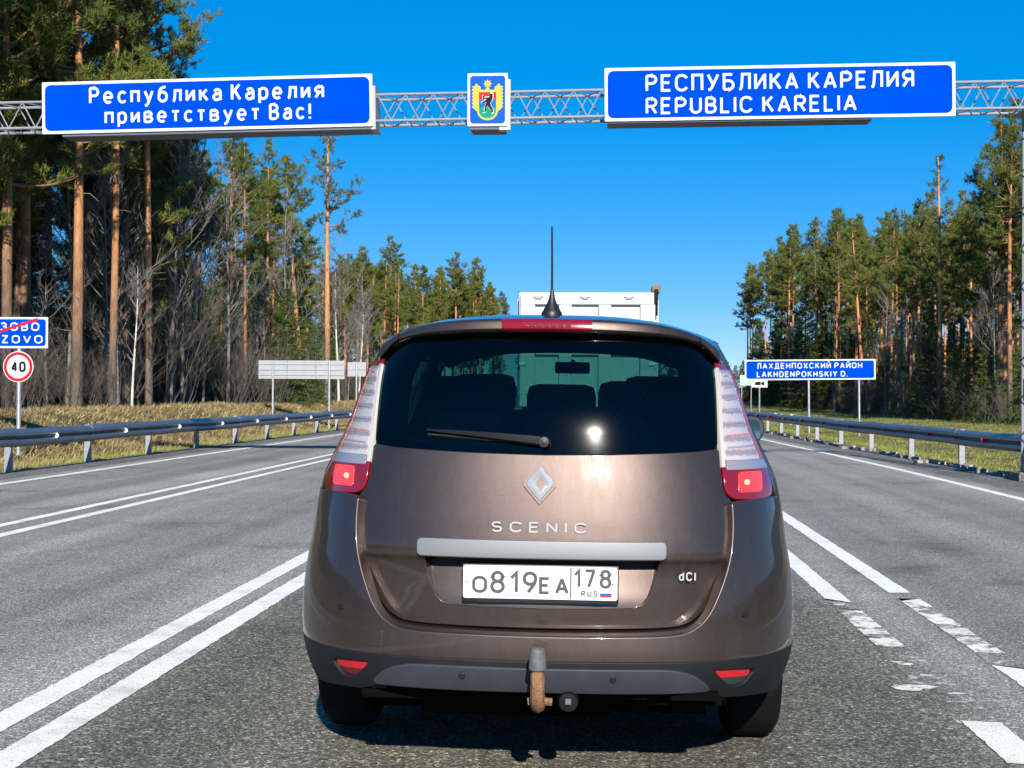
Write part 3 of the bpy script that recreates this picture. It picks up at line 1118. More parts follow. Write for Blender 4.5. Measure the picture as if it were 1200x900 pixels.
def guardrail(label, xf, y_first, pitch, count, side, zc, refl):
    """side +1: faces +x (left rail), -1: faces -x"""
    root = thing('guardrail', label, 'guardrail', (xf(y_first), y_first, 0))
    ox, oy = xf(y_first), y_first
    prof = [(s * 1.0, h) for s, h in WFULL]
    post = MB()
    d = -0.06 * side
    for (a0, a1, b0, b1) in ((-0.008, 0.0, -0.075, 0.075), (-0.12, -0.008, -0.075, -0.067), (-0.12, -0.008, 0.067, 0.075)):
        pass
    # channel post: web facing the traffic, two flanges
    post.box(-0.055, 0.055, -0.005, 0.001, -0.35, 0.72)
    post.box(-0.055, -0.049, 0.001, 0.10, -0.35, 0.72)
    post.box(0.049, 0.055, 0.001, 0.10, -0.35, 0.72)
    pm = post.mesh('post', 'steel_post')
    block = MB().box(-0.05, 0.05, -0.05, 0.05, -0.12, 0.12)
    bmesh_ = block.mesh('spacer_block', 'steel_post')
    k_ = 1.6 if refl == 'red' else 1.25
    rf = MB().prism([(a * k_, b * k_) for a, b in ((0, 0.055), (0.05, 0.042), (0.085, 0.015), (0.085, -0.015), (0.05, -0.042), (0, -0.055))], -0.003, 0.003)
    rfm = rf.mesh('reflector', 'reflect_red' if refl == 'red' else 'reflect_white')
    bolt = MB().lathe([(0.016, 0), (0.014, 0.012), (0.001, 0.014)], 8, 'x').mesh('bolt', 'steel_post')
    path = [(y, xf(y)) for y in [y_first + pitch * k for k in range(-2, count + 1)]]
    for i in range(len(path) - 1):
        (ya, xa), (yb, xb) = path[i], path[i + 1]
        over = 0.16
        yb2 = yb + over
        pts = []
        for k in range(5):
            y = ya + (yb2 - ya) * k / 4
            lap = 0.006 if k == 4 else 0.0
            pts.append((xf(y) - ox + side * (0.04 + lap * 0.5), y - oy, zc + 0.004 * math.sin(y * 1.7) + (0.012 * math.sin(i * 2.2) * (k / 4))))
        mb = MB()
        mb.sweep([(s * side, h) for s, h in prof], pts, close=True)
        mb.build('rail_beam', 'steel_rail', root, smooth=True)
    for i in range(len(path)):
        y, x = path[i]
        p = put('post', pm, root, (x - ox - side * 0.13, y - oy + 0.35, 0))
        b = put('spacer_block', bmesh_, root, (x - ox - side * 0.02, y - oy + 0.40, zc))
        r = put('reflector', rfm, root, (x - ox + side * 0.055, y - oy + pitch * 0.5, zc + 0.0))
        if side < 0:
            r.rotation_euler = (0, 0, math.pi)
        for q in (0.36, 0.75, 1.4, 2.4, 3.2):
            put('bolt', bolt, root, (x - ox + side * 0.052, y - oy + q * pitch / 4.0, zc), (0, 0, 0 if side > 0 else math.pi))
    return root


guardrail('galvanised guardrail with white reflectors along the left shoulder', lambda y: RAIL_L, 24.2, 3.88, 30, 1, 0.575, 'white')
guardrail('galvanised guardrail with red reflectors along the right shoulder', rail_right, 26.05, 4.2, 32, -1, 0.575, 'red')

# ------------------------------------------------------------------ overhead gantry
GSL = 0.0155                                   # the beam climbs slightly to the right
def bz(x):
    return 6.28 + GSL * (x + 3.5)
gan = thing('sign_gantry', 'grey lattice gantry beam on columns spanning the whole road overhead', 'gantry', (-3.0, 25.36, 0))
GXO, GYO = -3.0, 25.36
GX0, GX1 = -13.6, 7.85
hy, hz = 0.235, 0.225
for dy in (-hy, hy):
    for dz in (-hz, hz):
        MB().tube([(GX0 - GXO, dy, bz(GX0) + dz), (GX1 - GXO, dy, bz(GX1) + dz)], 0.025, 8).build('chord', 'truss', gan, smooth=True)
def web(dya, dyb, dza, dzb, name):
    k, x = 0, GX0 + 0.1
    mb = MB()
    segs = []
    while x < GX1 - 0.3:
        x2 = x + 0.24
        a = (x - GXO, dya if k % 2 == 0 else dyb, bz(x) + (dza if k % 2 == 0 else dzb))
        b = (x2 - GXO, dyb if k % 2 == 0 else dya, bz(x2) + (dzb if k % 2 == 0 else dza))
        segs.append((a, b))
        x, k = x2, k + 1
    for j in range(0, len(segs), 2):
        mb = MB()
        mb.tube([segs[j][0], segs[j][1]], 0.0115, 6)
        if j + 1 < len(segs):
            mb.tube([segs[j + 1][0], segs[j + 1][1]], 0.0115, 6)
        mb.build(name, 'truss', gan, smooth=True)
web(-hy, -hy, hz, -hz, 'brace')
web(hy, hy, -hz, hz, 'brace')
web(-hy, hy, hz, hz, 'lacing')
web(-hy, hy, -hz, -hz, 'lacing')
for cx in (7.24, -13.2):
    for dx in (-0.13, 0.13):
        for dy in (-0.2, 0.2):
            MB().tube([(cx + dx - GXO, dy, -0.2), (cx + dx - GXO, dy, bz(cx) - hz - 0.03)], 0.030, 8).build('column_leg', 'truss', gan, smooth=True)
    for dy in (-0.2, 0.2):
        k = 0
        mb = MB()
        z = 0.25
        while z < bz(cx) - 0.75:
            s = 1 if k % 2 == 0 else -1
            mb.tube([(cx - 0.13 * s - GXO, dy, z), (cx + 0.13 * s - GXO, dy, z + 0.32)], 0.013, 6)
            z += 0.32
            k += 1
        mb.build('column_lacing', 'truss', gan, smooth=True)
    MB().box(cx - 0.28 - GXO, cx + 0.28 - GXO, -0.36, 0.36, bz(cx) - hz - 0.06, bz(cx) - hz - 0.032, 0.004).build('cap_plate', 'truss', gan)
    MB().box(cx - 0.35 - GXO, cx + 0.35 - GXO, -0.4, 0.4, -0.35, 0.12, 0.02).build('footing', 'gravel', gan)


def panel_sign(name, label, loc, w, h, tilt, border=0.045, r=0.09, thick=0.03, cat='road sign', blue='sign_blue', parent_rot=0.0):
    """flat sign: white sheet with a rounded coloured field; origin at its lower edge centre"""
    root = thing(name, label, cat, loc, (0, -tilt, parent_rot))
    MB().prism(rrect(-w / 2, w / 2, 0, h, 0.012, 2), 0.0, thick).build('sheet', 'sign_white', root)
    facet(MB(), rrect(-w / 2 + border, w / 2 - border, border, h - border, r), -0.003).build('field', blue, root)
    return root


# left welcome sign
s1 = panel_sign('overhead_sign', 'wide blue overhead sign with white lower-case greeting text, left of the crest', (-6.845, 25.0, 5.882), 5.77, 0.897, 0.0200, 0.05, 0.10)
write(s1, 'lettering', 'Республика Карелия', 0.30, 4.10, 0.145, 0.30, -2.05, 0.495, -0.006, 'sign_white')
write(s1, 'lettering', 'приветствует Вас!', 0.285, 3.60, 0.145, 0.30, -1.78, 0.145, -0.006, 'sign_white')
MB().box(-2.55, 2.85, 0.034, 0.56, -0.05, 0.045, 0.01).build('light_housing', 'sign_dark', s1)
for bx in (-2.6, -0.9, 0.9, 2.78):
    MB().box(bx - 0.03, bx + 0.03, 0.032, 0.16, 0.046, 0.90).build('bracket', 'sign_white' if bx > 2 else 'steel', s1)
MB().box(2.835, 2.93, 0.04, 0.62, -0.05, 0.70, 0.008).build('end_plate', 'sign_back', s1)
# right sign
s2 = panel_sign('overhead_sign', 'wide blue overhead sign with white capital letters in two languages, right of the crest', (2.918, 25.0, 6.032), 5.84, 0.903, 0.0115, 0.05, 0.10)
write(s2, 'lettering', 'РЕСПУБЛИКА КАРЕЛИЯ', 0.295, 4.47, 0.145, 0.21, -2.23, 0.485, -0.006, 'sign_white')
write(s2, 'lettering', 'REPUBLIC KARELIA', 0.285, 3.52, 0.145, 0.21, -2.23, 0.105, -0.006, 'sign_white')
MB().box(-2.88, 1.56, 0.034, 0.54, -0.03, 0.045, 0.01).build('light_housing', 'sign_dark', s2)
for bx in (-2.5, -0.9, 0.9, 2.5):
    MB().box(bx - 0.03, bx + 0.03, 0.032, 0.16, 0.046, 0.88).build('bracket', 'steel', s2)
# crest
s3 = panel_sign('crest_sign', 'small upright blue sign with a black bear crest hung mid-beam', (-1.994, 25.0, 5.930), 0.685, 0.90, 0.003, 0.042, 0.06, blue='crest_blue')
MB().box(0.20, 0.385, 0.032, 0.20, -0.06, 0.80, 0.005).build('bracket', 'sign_white', s3)
MB().box(-0.30, 0.29, 0.034, 0.55, -0.055, 0.03, 0.005).build('light_housing', 'sign_dark', s3)
def K(px, pz):                                # crest drawing grid: 0..100 across the field
    return ((px - 50) * 0.0059, 0.048 + pz * 0.0080)
def kp(lst):
    return [K(a, b) for a, b in lst]
# wreath sides with jagged leaves
for s in (1, -1):
    pts = [(20, 25), (6, 34)]
    for k in range(6):
        z = 36 + k * 7.2
        pts += [(5, z), (9, z + 3.0), (5, z + 5.6)]
    pts += [(5, 79), (11, 78), (17, 85), (24, 80), (30, 77), (30, 70), (24, 60), (24, 30)]
    pts = [(a if s > 0 else 100 - a, b) for a, b in pts]
    facet(MB(), kp(pts), -0.005).build('wreath', 'crest_yellow', s3)
sh = [(20, 71), (80, 71), (80, 34)] + [(50 + 30 * math.cos(R(t)), 26 + 20 * math.sin(R(t))) for t in range(0, -181, -15)] + [(20, 34)]
facet(MB(), kp(sh), -0.007).build('shield_rim', 'crest_yellow', s3)
facet(MB(), kp([(25, 66), (75, 66), (75, 50), (25, 50)]), -0.010).build('shield_top', 'crest_red', s3)
facet(MB(), kp([(25, 50), (75, 50), (75, 33), (25, 33)]), -0.010).build('shield_middle', 'crest_sky', s3)
facet(MB(), kp([(25, 33), (75, 33), (74.5, 27)] + [(50 + 24.5 * math.cos(R(t)), 26 + 15.5 * math.sin(R(t))) for t in range(0, -181, -15)] + [(25.5, 27)]), -0.010).build('shield_base', 'crest_teal', s3)
bear = [(57, 62), (61, 63.5), (65, 61), (65, 54), (63, 48), (58, 43), (61, 36), (66, 29), (66, 23), (60, 22), (61, 27), (55, 32), (50, 37), (45, 34), (47, 28), (44, 24), (37, 24), (42, 27), (41, 35), (46, 42), (46, 45), (40, 44), (33, 43), (34, 45), (42, 48), (48, 51), (44, 53), (38, 51), (36, 58), (39, 58), (41, 54), (48, 55), (55, 55)]
cxb, czb = 51, 43
facet(MB(), kp([(cxb + (a - cxb) * 1.16, czb + (b - czb) * 1.13) for a, b in bear]), -0.012).build('bear_outline', 'sign_white', s3)
facet(MB(), kp(bear), -0.014).build('bear', 'sign_black', s3)
star = []
for k in range(16):
    rr_ = 13 if k % 2 == 0 else 7.5
    star.append((50 + rr_ * math.sin(R(k * 22.5)), 84 + rr_ * 0.74 * math.cos(R(k * 22.5))))
facet(MB(), kp(star), -0.006).build('star', 'crest_yellow', s3)
facet(MB(), kp([(45, 76), (55, 76), (55, 70), (45, 70)]), -0.005).build('star_stem', 'crest_yellow', s3)


# ------------------------------------------------------------------ roadside signs
def pole(root, x, y, z0, z1, r=0.038, name='pole'):
    return MB().tube([(x, y, z0), (x, y, z1)], r, 10).build(name, 'steel', root, smooth=True)


gzp = lambda x, y: float(ground_z(x, y))
# town-end sign and speed limit on one pole at the left edge
tx, ty = -11.72, 29.0
tg = gzp(tx, ty)
town = panel_sign('town_end_sign', 'blue town name sign crossed by a red bar at the left edge', (-12.08, ty - 0.05, 2.235), 1.92, 0.62, 0.0, 0.04, 0.06)
write(town, 'lettering', 'БЕРЕЗОВО', 0.17, 1.62, 0.17, 0.26, -0.83, 0.345, -0.006, 'sign_white')
write(town, 'lettering', 'BEREZOVO', 0.165, 1.69, 0.17, 0.26, -0.83, 0.095, -0.006, 'sign_white')
mbx = MB()
ribbon(mbx, [(-0.93, 0.03), (0.76, 0.585)], 0.052, -0.009)
mbx.build('red_bar', 'sign_red', town)
sp = thing('speed_limit_sign', 'round white 40 sign with red ring under the crossed town sign', 'road sign', (-11.72, ty - 0.05, 1.86))
def disc(r, y, n=40):
    return facet(MB(), [(r * math.cos(2 * math.pi * k / n), r * math.sin(2 * math.pi * k / n)) for k in range(n)], y)
MB().lathe([(0.31, 0.0), (0.312, 0.01), (0.31, 0.02)], 40, 'y').build('sheet', 'sign_white', sp)
def ring(r0, r1, y, n=40):
    mb = MB()
    for k in range(n):
        a = 2 * math.pi * k / n
        mb.v += [(r0 * math.cos(a), y, r0 * math.sin(a)), (r1 * math.cos(a), y, r1 * math.sin(a))]
    mb.f = [(2 * k, 2 * k + 1, 2 * ((k + 1) % n) + 1, 2 * ((k + 1) % n)) for k in range(n)]
    return mb
ring(0.235, 0.295, -0.003).build('red_ring', 'sign_red', sp)
lettering('40', 0.22, 0.30, 0.20, 0.20, -0.15, -0.11, -0.004).build('numerals', 'sign_black', sp)
pr = thing('sign_post', 'grey steel post carrying the crossed town sign and speed limit', 'post', (tx, ty, tg))
MB().tube([(0, 0, -0.3), (0, 0, 2.83 - tg)], 0.045, 12).build('pole', 'steel', pr, smooth=True)
MB().lathe([(0.047, 0), (0.047, 0.02), (0.01, 0.035)], 12, origin=(0, 0, 2.83 - tg)).build('cap', 'steel', pr)

# district sign on the right
dsg = panel_sign('district_sign', 'long blue two-line district sign on two posts beyond the right guardrail', (9.13, 66.0, 2.13), 5.72, 0.90, 0.013, 0.06, 0.10)
write(dsg, 'lettering', 'ЛАХДЕНПОХСКИЙ РАЙОН', 0.255, 4.62, 0.16, 0.24, -2.34, 0.50, -0.006, 'sign_white')
write(dsg, 'lettering', 'LAKHDENPOKHSKIY D.', 0.255, 3.98, 0.16, 0.24, -2.34, 0.13, -0.006, 'sign_white')
for px in (-0.05, 2.15):
    MB().tube([(px, 0.09, -2.9), (px, 0.09, 0.86)], 0.05, 10).build('pole', 'steel', dsg, smooth=True)
cs = thing('camera_sign', 'small white camera plate on a thin post left under the district sign', 'road sign', (7.86, 75.0, 0))
MB().prism(rrect(-0.39, 0.39, 1.84, 2.23, 0.02, 3), 0, 0.02).build('sheet', 'sign_white', cs)
facet(MB(), [(-0.24, 1.95), (-0.24, 2.09), (-0.12, 2.13), (0.05, 2.13), (0.05, 1.95)], -0.004).build('camera_symbol', 'sign_black', cs)
facet(MB(), [(0.07, 1.99), (0.24, 1.93), (0.24, 2.15), (0.07, 2.09)], -0.004).build('camera_symbol', 'sign_black', cs)
MB().tube([(0, 0.06, -0.6), (0, 0.06, 2.2)], 0.038, 8).build('pole', 'steel', cs, smooth=True)
gs = thing('green_sign', 'pale green information board on two posts far behind the district sign', 'road sign', (9.13, 95.0, 0))
MB().prism(rrect(-0.40, 0.40, 2.10, 2.75, 0.03, 3), 0, 0.03).build('sheet', 'sign_white', gs)
facet(MB(), rrect(-0.36, 0.36, 2.14, 2.71, 0.03, 3), -0.004).build('field', 'sign_green', gs)
for k in range(3):
    facet(MB(), rrect(-0.26, 0.10 + 0.07 * k, 2.25 + 0.14 * k, 2.30 + 0.14 * k, 0.01, 2), -0.008).build('text_line', 'sign_white', gs)
for px in (-0.3, 0.3):
    MB().tube([(px, 0.06, -0.6), (px, 0.06, 2.7)], 0.035, 8).build('pole', 'steel', gs, smooth=True)
# backs of the signs facing the other way
bk = thing('reversed_road_sign', 'long grey back of an oncoming-side sign on two posts, left verge', 'road sign', (-11.76, 57.0, 0))
for i in range(3):
    a = -1.70 + i * 1.135
    MB().box(a, a + 1.12, 0.0, 0.025, 1.94, 2.66, 0.004).build('panel', 'sign_back', bk)
for z in (2.10, 2.30, 2.52):
    MB().box(-1.66, 1.66, -0.03, -0.002, z - 0.02, z + 0.02).build('rib', 'sign_back', bk)
for px in (-1.11, 1.11):
    MB().tube([(px, -0.075, -0.4), (px, -0.075, 2.60)], 0.042, 10).build('pole', 'steel', bk, smooth=True)
b2 = thing('reversed_road_sign', 'short grey sign back on a single post just right of the long one', 'road sign', (-11.1, 66.0, 0))
for z in (2.16, 2.49):
    MB().box(-0.42, 0.42, 0.0, 0.025, z, z + 0.315, 0.004).build('panel', 'sign_back', b2)
MB().box(-0.40, 0.40, -0.03, -0.002, 2.46, 2.50).build('rib', 'sign_back', b2)
MB().tube([(0, -0.07, -0.4), (0, -0.07, 2.78)], 0.042, 10).build('pole', 'steel', b2, smooth=True)
# small white marker stakes on the right verge
for k, (x, y) in enumerate(((11.6, 92.0), (12.0, 104.0))):
    st = thing('marker_stake', ('short white marker stake in the right verge grass, the nearer one', 'short white marker stake in the right verge grass, the farther one')[k], 'stake', (x, y, gzp(x, y)), group='white verge stakes')
    MB().box(-0.09, 0.09, -0.06, 0.06, -0.2, 0.62, 0.015).build('stake_body', 'sign_white', st)
    MB().box(-0.092, 0.092, -0.062, 0.062, 0.44, 0.54).build('band', 'sign_green', st)
# sign on the gantry column at the right edge
ks = thing('column_plate', 'narrow pale plate fixed to the right gantry column at the frame edge', 'plate', (7.29, 25.08, 1.55))
MB().box(-0.12, 0.18, 0.0, 0.03, 0.0, 0.36, 0.006).build('sheet', 'sign_white', ks)
MB().box(-0.02, 0.02, 0.032, 0.09, 0.05, 0.30).build('bracket', 'steel', ks)

# ------------------------------------------------------------------ white tipper truck ahead
tk = thing('truck', 'white box-backed truck stopped in the lane ahead of the brown car', 'truck', (-0.295, 27.0, 0))
TW, TT = 1.23, 3.24
z0 = 1.15
# tailgate: solid sheet with proud frame rails
MB().box(-TW + 0.03, TW - 0.03, 0.05, 0.09, z0, TT - 0.02).build('tailgate_sheet', 'truck_white', tk)
MB().box(-TW, TW, -0.04, 0.05, TT - 0.22, TT, 0.012).build('frame_rail', 'truck_white', tk)
MB().box(-TW, TW, -0.04, 0.05, z0, z0 + 0.22, 0.012).build('frame_rail', 'truck_white', tk)
MB().box(-TW + 0.28, TW - 0.28, -0.035, 0.05, 2.10, 2.22, 0.012).build('frame_rail', 'truck_white', tk)
for a, b in ((-TW, -TW + 0.27), (-0.52, -0.29), (0.20, 0.43), (TW - 0.27, TW)):
    MB().box(a, b, -0.038, 0.05, z0 + 0.223, TT - 0.223, 0.012).build('frame_post', 'truck_white', tk)
for s in (-1, 1):
    MB().box(s * TW - 0.03, s * TW + 0.03, 0.093, 6.2, z0, TT, 0.01).build('side_wall', 'truck_white', tk)
    for k in range(8):
        MB().box(s * (TW + 0.032), s * (TW + 0.075), 0.4 + k * 0.75, 0.52 + k * 0.75, z0, TT - 0.1).build('side_rib', 'truck_white', tk)
MB().box(-TW + 0.035, TW - 0.035, 6.12, 6.2, z0, TT + 0.1).build('front_wall', 'truck_white', tk)
MB().box(-TW + 0.035, TW - 0.035, 0.1, 6.1, z0 - 0.12, z0 - 0.003).build('floor_pan', 'void', tk)
for hx in (-0.9, -0.05, 0.75):
    MB().box(hx - 0.06, hx + 0.06, -0.075, -0.042, TT - 0.12, TT - 0.03, 0.01).build('hinge', 'sign_back', tk)
    MB().tube([(hx - 0.09, -0.07, TT - 0.075), (hx + 0.09, -0.07, TT - 0.075)], 0.012, 8).build('hinge_pin', 'steel', tk)
for hz_ in (1.9, 2.6):
    MB().box(-TW - 0.02, -TW + 0.12, -0.065, -0.041, hz_, hz_ + 0.06, 0.008).build('clasp', 'steel', tk)
    MB().box(TW - 0.12, TW + 0.02, -0.065, -0.041, hz_, hz_ + 0.06, 0.008).build('clasp', 'steel', tk)
# tarp roller at the top right corner
MB().tube([(TW + 0.03, -0.02, TT - 0.42), (TW + 0.03, -0.02, TT - 0.02)], 0.018, 8).build('tarp_rod', 'sign_black', tk)
MB().box(TW - 0.06, TW + 0.09, -0.05, 0.5, TT + 0.003, TT + 0.14, 0.03).build('tarp_roll', 'rust', tk)
MB().box(TW - 0.02, TW + 0.05, -0.09, -0.045, TT - 0.2, TT + 0.06, 0.02).build('latch', 'sign_black', tk)
# chassis, bumper, lamps, wheels, cab
for s in (-1, 1):
    MB().box(s * 0.42 - 0.05, s * 0.42 + 0.05, 0.15, 8.3, 0.78, 1.02).build('chassis_rail', 'void', tk)
    lm_ = MB().box(s * 0.95 - 0.2, s * 0.95 + 0.2, -0.02, 0.05, 0.66, 0.78, 0.01).build('rear_lamp', 'lens_red', tk)
MB().box(-1.15, 1.15, 0.0, 0.1, 0.45, 0.60, 0.01).build('under_bar', 'sign_black', tk)
MB().box(-0.26, 0.26, -0.03, -0.01, 0.62, 0.73).build('number_plate', 'plate', tk)
def wheel_mesh(r, w, rr, tname='tyre'):
    prof = [(rr, -w / 2 + 0.02), (r - 0.05, -w / 2), (r - 0.015, -w / 2 + 0.02), (r, -w / 2 + 0.05), (r, w / 2 - 0.05), (r - 0.015, w / 2 - 0.02), (r - 0.05, w / 2), (rr, w / 2 - 0.02)]
    return MB().lathe(prof, 36, 'x')
tyre_t = wheel_mesh(0.5, 0.52, 0.28).mesh('tyre', 'rubber', 'all')
rim_t = MB().lathe([(0.285, -0.2), (0.24, -0.16), (0.1, -0.1), (0.1, 0.1), (0.24, 0.16), (0.285, 0.2)], 24, 'x').mesh('rim', 'truck_white', True)
for y in (1.6, 2.95, 7.5):
    for s in (-1, 1):
        w = put('tyre', tyre_t, tk, (s * 0.93, y, 0.5))
        put('rim', rim_t, w)
MB().box(-1.22, 1.22, 6.5, 8.4, 0.75, 2.95, 0.10).build('cab', 'truck_white', tk, smooth=True)
MB().box(-1.10, 1.10, 6.485, 6.51, 2.0, 2.7).build('rear_pane', 'frit', tk)
for s in (-1, 1):
    MB().box(s * 1.44 - 0.1, s * 1.44 + 0.1, 8.15, 8.25, 1.75, 2.4, 0.03).build('mirror', 'sign_black', tk)
    MB().tube([(s * 1.2, 8.2, 2.3), (s * 1.44, 8.2, 2.3)], 0.015, 6).build('mirror_arm', 'sign_black', tk)

# ------------------------------------------------------------------ brown people carrier: body surface
class Surf:
    """plan outline at height z: rear face bulging to rounded corners, then straight sides"""
    def __init__(self, w, yr, L, n, bow=0.0):
        self.w, self.yr, self.L, self.n, self.bow = w, yr, L, n, bow
        self.cache = {}

    def prof(self, z):
        k = round(z, 4)
        if k not in self.cache:
            w, yr, L, n = self.w(z), self.yr(z), self.L(z), self.n(z)
            u = np.unique(np.concatenate([np.sin(np.linspace(0, math.pi / 2, 160)) ** (2 / n), np.linspace(0, 0.9, 80)]))
            x = w * u
            y = yr + self.bow * x * x + L * (1 - np.sqrt(np.clip(1 - u ** n, 0, 1)))
            s = np.concatenate([[0], np.cumsum(np.hypot(np.diff(x), np.diff(y)))])
            self.cache[k] = (x, y, s)
        return self.cache[k]

    def q_of_x(self, x, z):
        X, Y, S = self.prof(z)
        return math.copysign(float(np.interp(abs(x), X, S)), x)

    def q_of_y(self, y, z, side):
        X, Y, S = self.prof(z)
        if y >= Y[-1]:
            return side * float(S[-1] + y - Y[-1])
        return side * float(np.interp(y, Y, S))

    def at(self, q, z):
        X, Y, S = self.prof(z)
        a = abs(q)
        if a > S[-1]:
            x, y = X[-1], Y[-1] + a - S[-1]
        else:
            x, y = np.interp(a, S, X), np.interp(a, S, Y)
        return np.array((math.copysign(float(x), q), float(y), z))

    def normal(self, q, z, e=0.006):
        a = self.at(q + e, z) - self.at(q - e, z)
        b = self.at(q, z + e) - self.at(q, z - e)
        nrm = np.cross(a, b)
        return nrm / max(1e-9, np.linalg.norm(nrm))


W_TAB = [(.20, .84), (.30, .862), (.36, .882), (.45, .904), (.57, .910), (.70, .902), (.83, .882), (.98, .862), (1.05, .849), (1.13, .813), (1.23, .763), (1.38, .708), (1.48, .668), (1.555, .630), (1.62, .59)]
Y_L = smooth_tab([(.2, .48), (1.1, .48), (1.3, .45), (1.5, .40), (1.7, .38)])
gate_s = Surf(smooth_tab(W_TAB),
              smooth_tab([(.25, .10), (.55, .086), (.60, .082), (.70, .075), (.76, .070), (.785, .064), (.80, .0545), (.81, .0535), (.84, .055), (.90, .064), (1.0, .083), (1.07, .098), (1.13, .112), (1.19, .126), (1.25, .141), (1.32, .162), (1.40, .194), (1.48, .238), (1.55, .29), (1.60, .33), (1.66, .4)]),
              Y_L, lambda z: 4.0, 0.15)
rec_yr = smooth_tab([(.25, .10), (.60, .078), (.625, .077), (.80, .125), (.90, .150), (1.7, .4)])
recess_s = Surf(smooth_tab(W_TAB), rec_yr, Y_L, lambda z: 4.0, 0.15)
bump_s = Surf(smooth_tab(W_TAB),
              smooth_tab([(.20, .13), (.28, .075), (.34, .035), (.40, .010), (.47, .0), (.56, .002), (.70, .016), (.85, .034), (1.0, .058), (1.1, .075)]),
              lambda z: 0.52, lambda z: 4.2, 0.13)


def in_poly(px, pz, poly):
    """vectorised point in polygon"""
    x = np.asarray(px)
    z = np.asarray(pz)
    res = np.zeros(x.shape, bool)
    n = len(poly)
    for i in range(n):
        x1, z1 = poly[i]
        x2, z2 = poly[(i + 1) % n]
        if z1 == z2:
            continue
        c = ((z1 > z) != (z2 > z)) & (x < (x2 - x1) * (z - z1) / (z2 - z1) + x1)
        res ^= c
    return res


def resample(poly, step):
    out = []
    n = len(poly)
    for i in range(n):
        a, b = np.array(poly[i]), np.array(poly[(i + 1) % n])
        k = max(1, int(np.ceil(np.linalg.norm(b - a) / step)))
        out += [tuple(a + (b - a) * j / k) for j in range(k)]
    return out


def soften(pts, n=3):
    """open polyline through the points, Catmull-Rom rounded"""
    P = [np.array(p, float) for p in pts]
    out = []
    for i in range(len(P) - 1):
        p0, p1, p2, p3 = P[max(i - 1, 0)], P[i], P[i + 1], P[min(i + 2, len(P) - 1)]
        for k in range(n):
            t = k / n
            out.append(tuple(0.5 * ((2 * p1) + (-p0 + p2) * t + (2 * p0 - 5 * p1 + 4 * p2 - p3) * t * t + (-p0 + 3 * p1 - 3 * p2 + p3) * t ** 3)))
    out.append(tuple(P[-1]))
    return out


def area2(poly):
    return sum(poly[i][0] * poly[(i + 1) % len(poly)][1] - poly[(i + 1) % len(poly)][0] * poly[i][1] for i in range(len(poly)))


